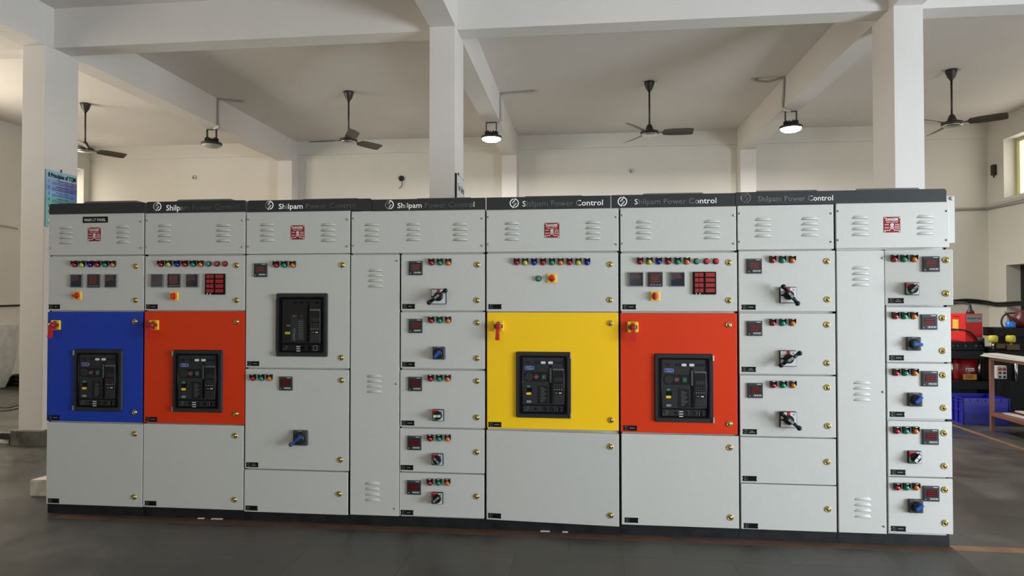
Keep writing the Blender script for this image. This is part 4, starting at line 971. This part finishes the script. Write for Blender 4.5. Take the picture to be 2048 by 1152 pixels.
# red power unit standing on the press
Y1 = 5.2
t = thing('hydraulic_press', 'black hydraulic press with a red cylinder labelled CUT', 'machine', (5.2, 5.4, 0))
a, b3 = R5(1899, 683, Y1), R5(1970, 683, Y1)
ztop, zb1, zb2, zc0, zc1, zbase = R5(1930, 684).z, R5(1930, 701).z, R5(1930, 717).z, R5(1930, 761).z, R5(1930, 716).z, R5(1930, 777).z
mb = MB(); mb.box(a.x, b3.x, Y1, Y1+.5, zb1, ztop, 'machine_black', .008); mb.box(a.x-.02, b3.x-.05, Y1-.08, Y1+.5, zb2, zb1-.002, 'machine_black', .006)
for px in (1906, 1915, 1931, 1952, 1961): 
    q = R5(px, 692); mb.lathe((q.x, Y1, q.z), (0, -1, 0), [(.014, 0), (.014, .012), (.008, .015)], 8, 'mid_plastic')
mb.build('upper_beam', t)
mb = MB(); c0 = R5(1935, 740); mb.lathe((c0.x+.035, Y1+.15, zc0), (0, 0, 1), [(.135, 0), (.145, .01), (.145, zc1-zc0)], 30, 'machine_maroon'); cy = mb.build('cylinder', t)
mb = MB(); yy = Y1+.006
mb.box(c0.x-.055, c0.x+.115, yy-.006, yy+.0, zc0+.012, zc0+.085, 'label_ochre'); mb.text('CUT', .085, .04, 'text_black', lambda u, v: (c0.x+.03+u, yy-.0075, zc0+.03+v)); mb.box(c0.x-.02, c0.x+.085, yy-.006, yy, zc0+.125, zc0+.17, 'white_plastic')
mb.prism([(c0.x-.015, zc0+.13), (c0.x+.012, zc0+.13), (c0.x-.0015, zc0+.158)], yy-.008, yy-.006, 'text_black'); mb.box(c0.x+.018, c0.x+.075, yy-.0075, yy-.006, zc0+.140, zc0+.153, 'grey_print'); mb.build('cylinder_label', cy)
for px in (1906.5, 1962.5):
    q = R5(px, 740); mb = MB(); mb.cyl((q.x, Y1+.04, zc0), (q.x, Y1+.04, zb2), .022, 'chrome', 14); mb.build('guide_rod', t)
mb = MB(); mb.box(a.x-.03, b3.x+.02, Y1-.1, Y1+.5, zbase, zc0, 'machine_black', .006); mb.build('bed', t)
mb = MB(); mb.box(a.x+.02, b3.x-.08, Y1+.05, Y1+.48, 0, zbase, 'machine_black', .004); mb.build('pedestal', t)
t = thing('power_unit', 'bright red steel box standing on top of the hydraulic press', 'machine', (5.25, 5.5, ztop))
fx0, fx1 = R5(1932.5, 650).x, R5(1967, 650).x; zt = R5(1935, 627.5).z
mb = MB(); mb.box(fx0, fx1, Y1+.02, Y1+.40, ztop, zt, 'machine_red', .006); bd = mb.build('housing', t)
mb = MB(); mb.box(fx0+.012, fx1-.012, Y1+.014, Y1+.02, zt-.115, zt-.015, 'grey_plastic'); mb.text('BHAVYA', (fx1-fx0)*.78, .026, 'text_black', lambda u, v: ((fx0+fx1)/2+u, Y1+.0125, zt-.076+v)); mb.build('name_plate', bd)
mb = MB(); mb.box(fx0-.003, fx0, Y1+.18, Y1+.32, zt-.24, zt-.085, 'label_yellow')
for k in range(7): mb.box(fx0-.0036, fx0-.003, Y1+.19+.06*(k % 2), Y1+.24+.06*(k % 2), zt-.225+.017*k, zt-.221+.017*k, 'text_black')
mb.text('BHAVYA', .14, .016, 'text_black', lambda u, v: (fx0-.004, Y1+.22-u, zt-.05+v)); mb.build('side_label', bd)
gq = R5(1958, 620); mb = MB(); mb.lathe((gq.x, Y1+.2, zt-.002), (0, 0, 1), [(.05, 0), (.045, .03), (.02, .06), (.018, .09)], 14, 'cable_black'); mb.tube([(gq.x, Y1+.2, zt+.08), (gq.x, Y1+.23, zt+.125), (gq.x, Y1+.5, zt+.15), (gq.x+.03, Y1+1.4, 1.43), (gq.x+.2, YB-.12, 1.42)], .016, 'cable_black'); mb.build('power_cable', t)
mb = MB(); q0, q1, q2 = R5(1902, 659, Y1-.02), R5(1925, 660, Y1-.05), R5(1953, 678, Y1-.02); mb.tube([q0+Vector((-.2, 0, .0)), q0, q1, R5(1941, 665, Y1-.05), q2, R5(1955, 681, Y1-.03)], .013, 'cable_black')
mb.lathe((R5(1959, 680).x, Y1+.02-.03, ztop), (0, 0, 1), [(.05, .002), (.05, .05), (.04, .06)], 14, 'mid_plastic')
mb.build('hose', t)
# second press behind the table
Y2 = 4.95
t = thing('punching_press', 'dark punching press with two yellow capped posts behind the brown table', 'machine', (5.8, 5.2, 0))
def Q(px, py, Y=Y2): return at(px, py, 1, Y)
mb = MB(); mb.box(Q(1986, 740).x+.06, Q(2120, 740).x, Y2+.02, Y2+.5, 0, Q(2000, 702).z, 'machine_black', .006); mb.build('cabinet_body', t)
mb = MB(); mb.box(Q(2012, 660).x, Q(2090, 660).x, Y2+.12, Y2+.5, Q(2030, 675).z, Q(2030, 657).z, 'machine_black', .004); mb.box(Q(1987, 690).x+.06, Q(2100, 690).x, Y2+.1, Y2+.45, Q(2000, 704).z, Q(2000, 697).z, 'machine_black'); mb.box(Q(2030, 690).x, Q(2100, 690).x, Y2+.2, Y2+.45, Q(2000, 699).z, Q(2030, 674).z, 'machine_black'); mb.build('upper_beam', t)
for px in (1991, 2026.5):
    q = Q(px, 690); mb = MB(); mb.cyl((q.x, Y2+.05, Q(px, 698).z), (q.x, Y2+.05, Q(px, 684).z), .016, 'chrome', 12); g = mb.build('post', t)
    mb = MB(); mb.lathe((q.x, Y2+.05, Q(px, 685).z), (0, 0, 1), [(.045, 0), (.055, .02), (.055, .075), (.04, .09)], 18, 'yellow_cap'); mb.build('cap', g)
mb = MB(); mb.box(Q(1987, 690).x+.05, Q(2011, 690).x, Y2+.0, Y2+.14, Q(2000, 697).z, Q(2000, 688).z, 'block_brown', .004); mb.box(Q(2014, 690).x, Q(2040, 690).x, Y2+.0, Y2+.14, Q(2025, 700).z, Q(2025, 689).z, 'block_brown', .004); mb.build('die_block', t)
for px in (2029,):
    mb = MB(); mb.cyl((Q(px, 740).x, Y2-.03, Q(px, 762).z), (Q(px, 740).x, Y2-.03, Q(px, 722).z), .02, 'chrome', 12); mb.build('guide_rod', t)
t = thing('control_box', 'pale push-button control box with red buttons below the brown table', 'control box', (5.7, Y2, .5))
x0, x1, z0, z1 = Q(1989, 740).x, Q(2009, 740).x, Q(2000, 757).z, Q(2000, 731).z
mb = MB(); mb.box(x0, x1, Y2-.05, Y2+.019, z0, z1, 'sill', .006); mb.build('housing', t)
for i in range(2):
    for j in range(3):
        xx = x0+(x1-x0)*(.28+.46*i); zz = z1-(z1-z0)*(.24+.3*j)
        mb = MB(); mb.lathe((xx, Y2-.05, zz), (0, -1, 0), [(.02 if j == 0 else .014, 0), (.016 if j == 0 else .012, .015)], 14, 'red_dark' if j == 0 else 'machine_black'); mb.build('button', t)
# things standing on the second press
zt2 = Q(2030, 657).z
mb = MB(); q = Q(2041, 650); mb.lathe((q.x, Y2+.2, zt2), (0, 0, 1), [(.055, 0), (.058, .02), (.058, .07), (.03, .09), (.012, .1), (.010, .13)], 18, 'bottle_blue'); tag(mb.build('oil_can'), 'small blue oil can standing on the punching press', 'oil can')
mb = MB(); q = Q(2046, 632); mb.lathe((q.x+.20, Y2+.32, zt2), (0, 0, 1), [(.09, 0), (.12, .05), (.12, .15), (.09, .17), (.09, .22), (.04, .23)], 14, 'copper_red')
for k in range(5): mb.tube([(q.x-.10+.02*k, Y2+.2, zt2+.22-.02*k), (q.x-.06+.02*k, Y2+.17, zt2+.12), (q.x-.02+.03*k, Y2+.19, zt2+.05)], .007, 'machine_maroon' if k % 2 else 'cable_black')
tag(mb.build('motor_housing'), 'dark red motor casing with loose leads on top of the punching press', 'motor')
mb = MB(); pts = [Q(2014, 659), Q(2005, 652), Q(2003, 642), Q(2007, 632), Q(2016, 627), Q(2030, 626)]; mb.tube(pts, .012, 'cable_black'); tag(mb.build('hose_loop'), 'black hose looping out from the left of the red motor casing', 'hose')
# crate
t = thing('plastic_crate', 'blue plastic stacking crate on the floor beside the brown table', 'crate', (4.8, 4.3, 0))
ca = at(1927, 848, 2, 0); cb = at(2016, 850, 2, 0); H = .31; L = cb.x-ca.x; Wd = .42; x0, y0 = ca.x, ca.y; x1, y1 = x0+L+.02, y0+Wd
mb = MB()
for (a0, a1, c0_, c1_) in ((x0, x1, y0, y0+.006), (x0, x1, y1-.006, y1), (x0, x0+.006, y0, y1), (x1-.006, x1, y0, y1)): mb.box(a0, a1, c0_, c1_, 0, H, 'crate_blue')
mb.box(x0, x1, y0, y1, 0, .008, 'crate_blue'); mb.build('tub', t)
mb = MB()
for z in (H-.012, H-.05, .155, .0): 
    mb.box(x0-.012, x0, y0-.012, y1+.012, z, z+.008, 'crate_blue'); mb.box(x0-.012, x1+.012, y0-.012, y0, z, z+.008, 'crate_blue') if z != .155 else None
for k in range(5): yy = y0+k*(Wd-.008)/4; mb.box(x0-.0095, x0, yy, yy+.008, .001, H-.001, 'crate_blue')
for k in range(7): xx = x0-.012+k*(L+.03)/6; mb.box(xx, xx+.008, y0-.0095, y0, .001 if k in (0, 6) else H-.049, H-.001, 'crate_blue')
mb.build('rib', t)
# table
t = thing('work_table', 'brown steel frame table with metal strips on it at the right edge', 'table', (5.2, 3.1, 0))
lp = at(1987, 862, 2, 0); ht = AZ(1987, 713, lp.y); far = lp.y; near = lp.y-1.5; x0 = lp.x-.02; x1 = x0+1.1; s = .038
for (xx, yy) in ((x0, far), (x0, near), (x1, far), (x1, near)):
    mb = MB(); mb.box(xx, xx+s, yy, yy+s, 0, ht-.04, 'table_brown', .002); mb.build('leg', t)
mb = MB(); mb.box(x0, x1+s, near, far+s, ht-.04, ht-.008, 'table_brown'); mb.build('tabletop', t)
zs = .17; mb = MB(); mb.box(x0, x0+s, near+s, far, zs, zs+.035, 'table_brown'); mb.box(x1, x1+s, near+s, far, zs, zs+.035, 'table_brown'); mb.box(x0+s, x1, far, far+s, zs, zs+.035, 'table_brown'); mb.box(x0+s, x1, near+.02, far, zs+.027, zs+.032, 'table_brown'); mb.build('lower_shelf', t)
for i, (dx_, dz, ln2, rz) in enumerate(((-.03, 0, 1.2, 2), (.03, .0125, 1.35, -2), (.10, .0, 1.3, 4), (.17, .0125, 1.2, 1), (.24, 0, 1.4, 3))):
    mb = MB(); mb.obox((x0+dx_+.05, far-.46+.05*i, ht-.0015+dz), (.06, ln2, .012), Matrix.Rotation(math.radians(rz), 3, 'Z'), 'alu_strip', .001)
    tag(mb.build('metal_strip'), ['grey metal strip overhanging the left edge of the table top', 'metal strip lying across others, second from the table edge', 'metal strip third from the left edge of the table top', 'upper metal strip fourth from the left edge of the table top', 'metal strip furthest right on the table top'][i], 'metal strip', 'metal strips on the table top')
for i, (dx_, dz, ln2, rz) in enumerate(((.10, 0, 1.0, 3), (.22, .0125, 1.1, -3), (.33, 0, 1.1, 1))):
    mb = MB(); mb.obox((x0+dx_+.05, far-.55+.02*i, zs+.0415+dz), (.08, ln2, .012), Matrix.Rotation(math.radians(rz), 3, 'Z'), 'alu_strip', .001)
    tag(mb.build('metal_strip'), ['metal strip nearest the left edge on the lower table shelf', 'metal strip lying on top of the others on the lower shelf', 'metal strip furthest right on the lower table shelf'][i], 'metal strip', 'metal strips on the lower shelf')
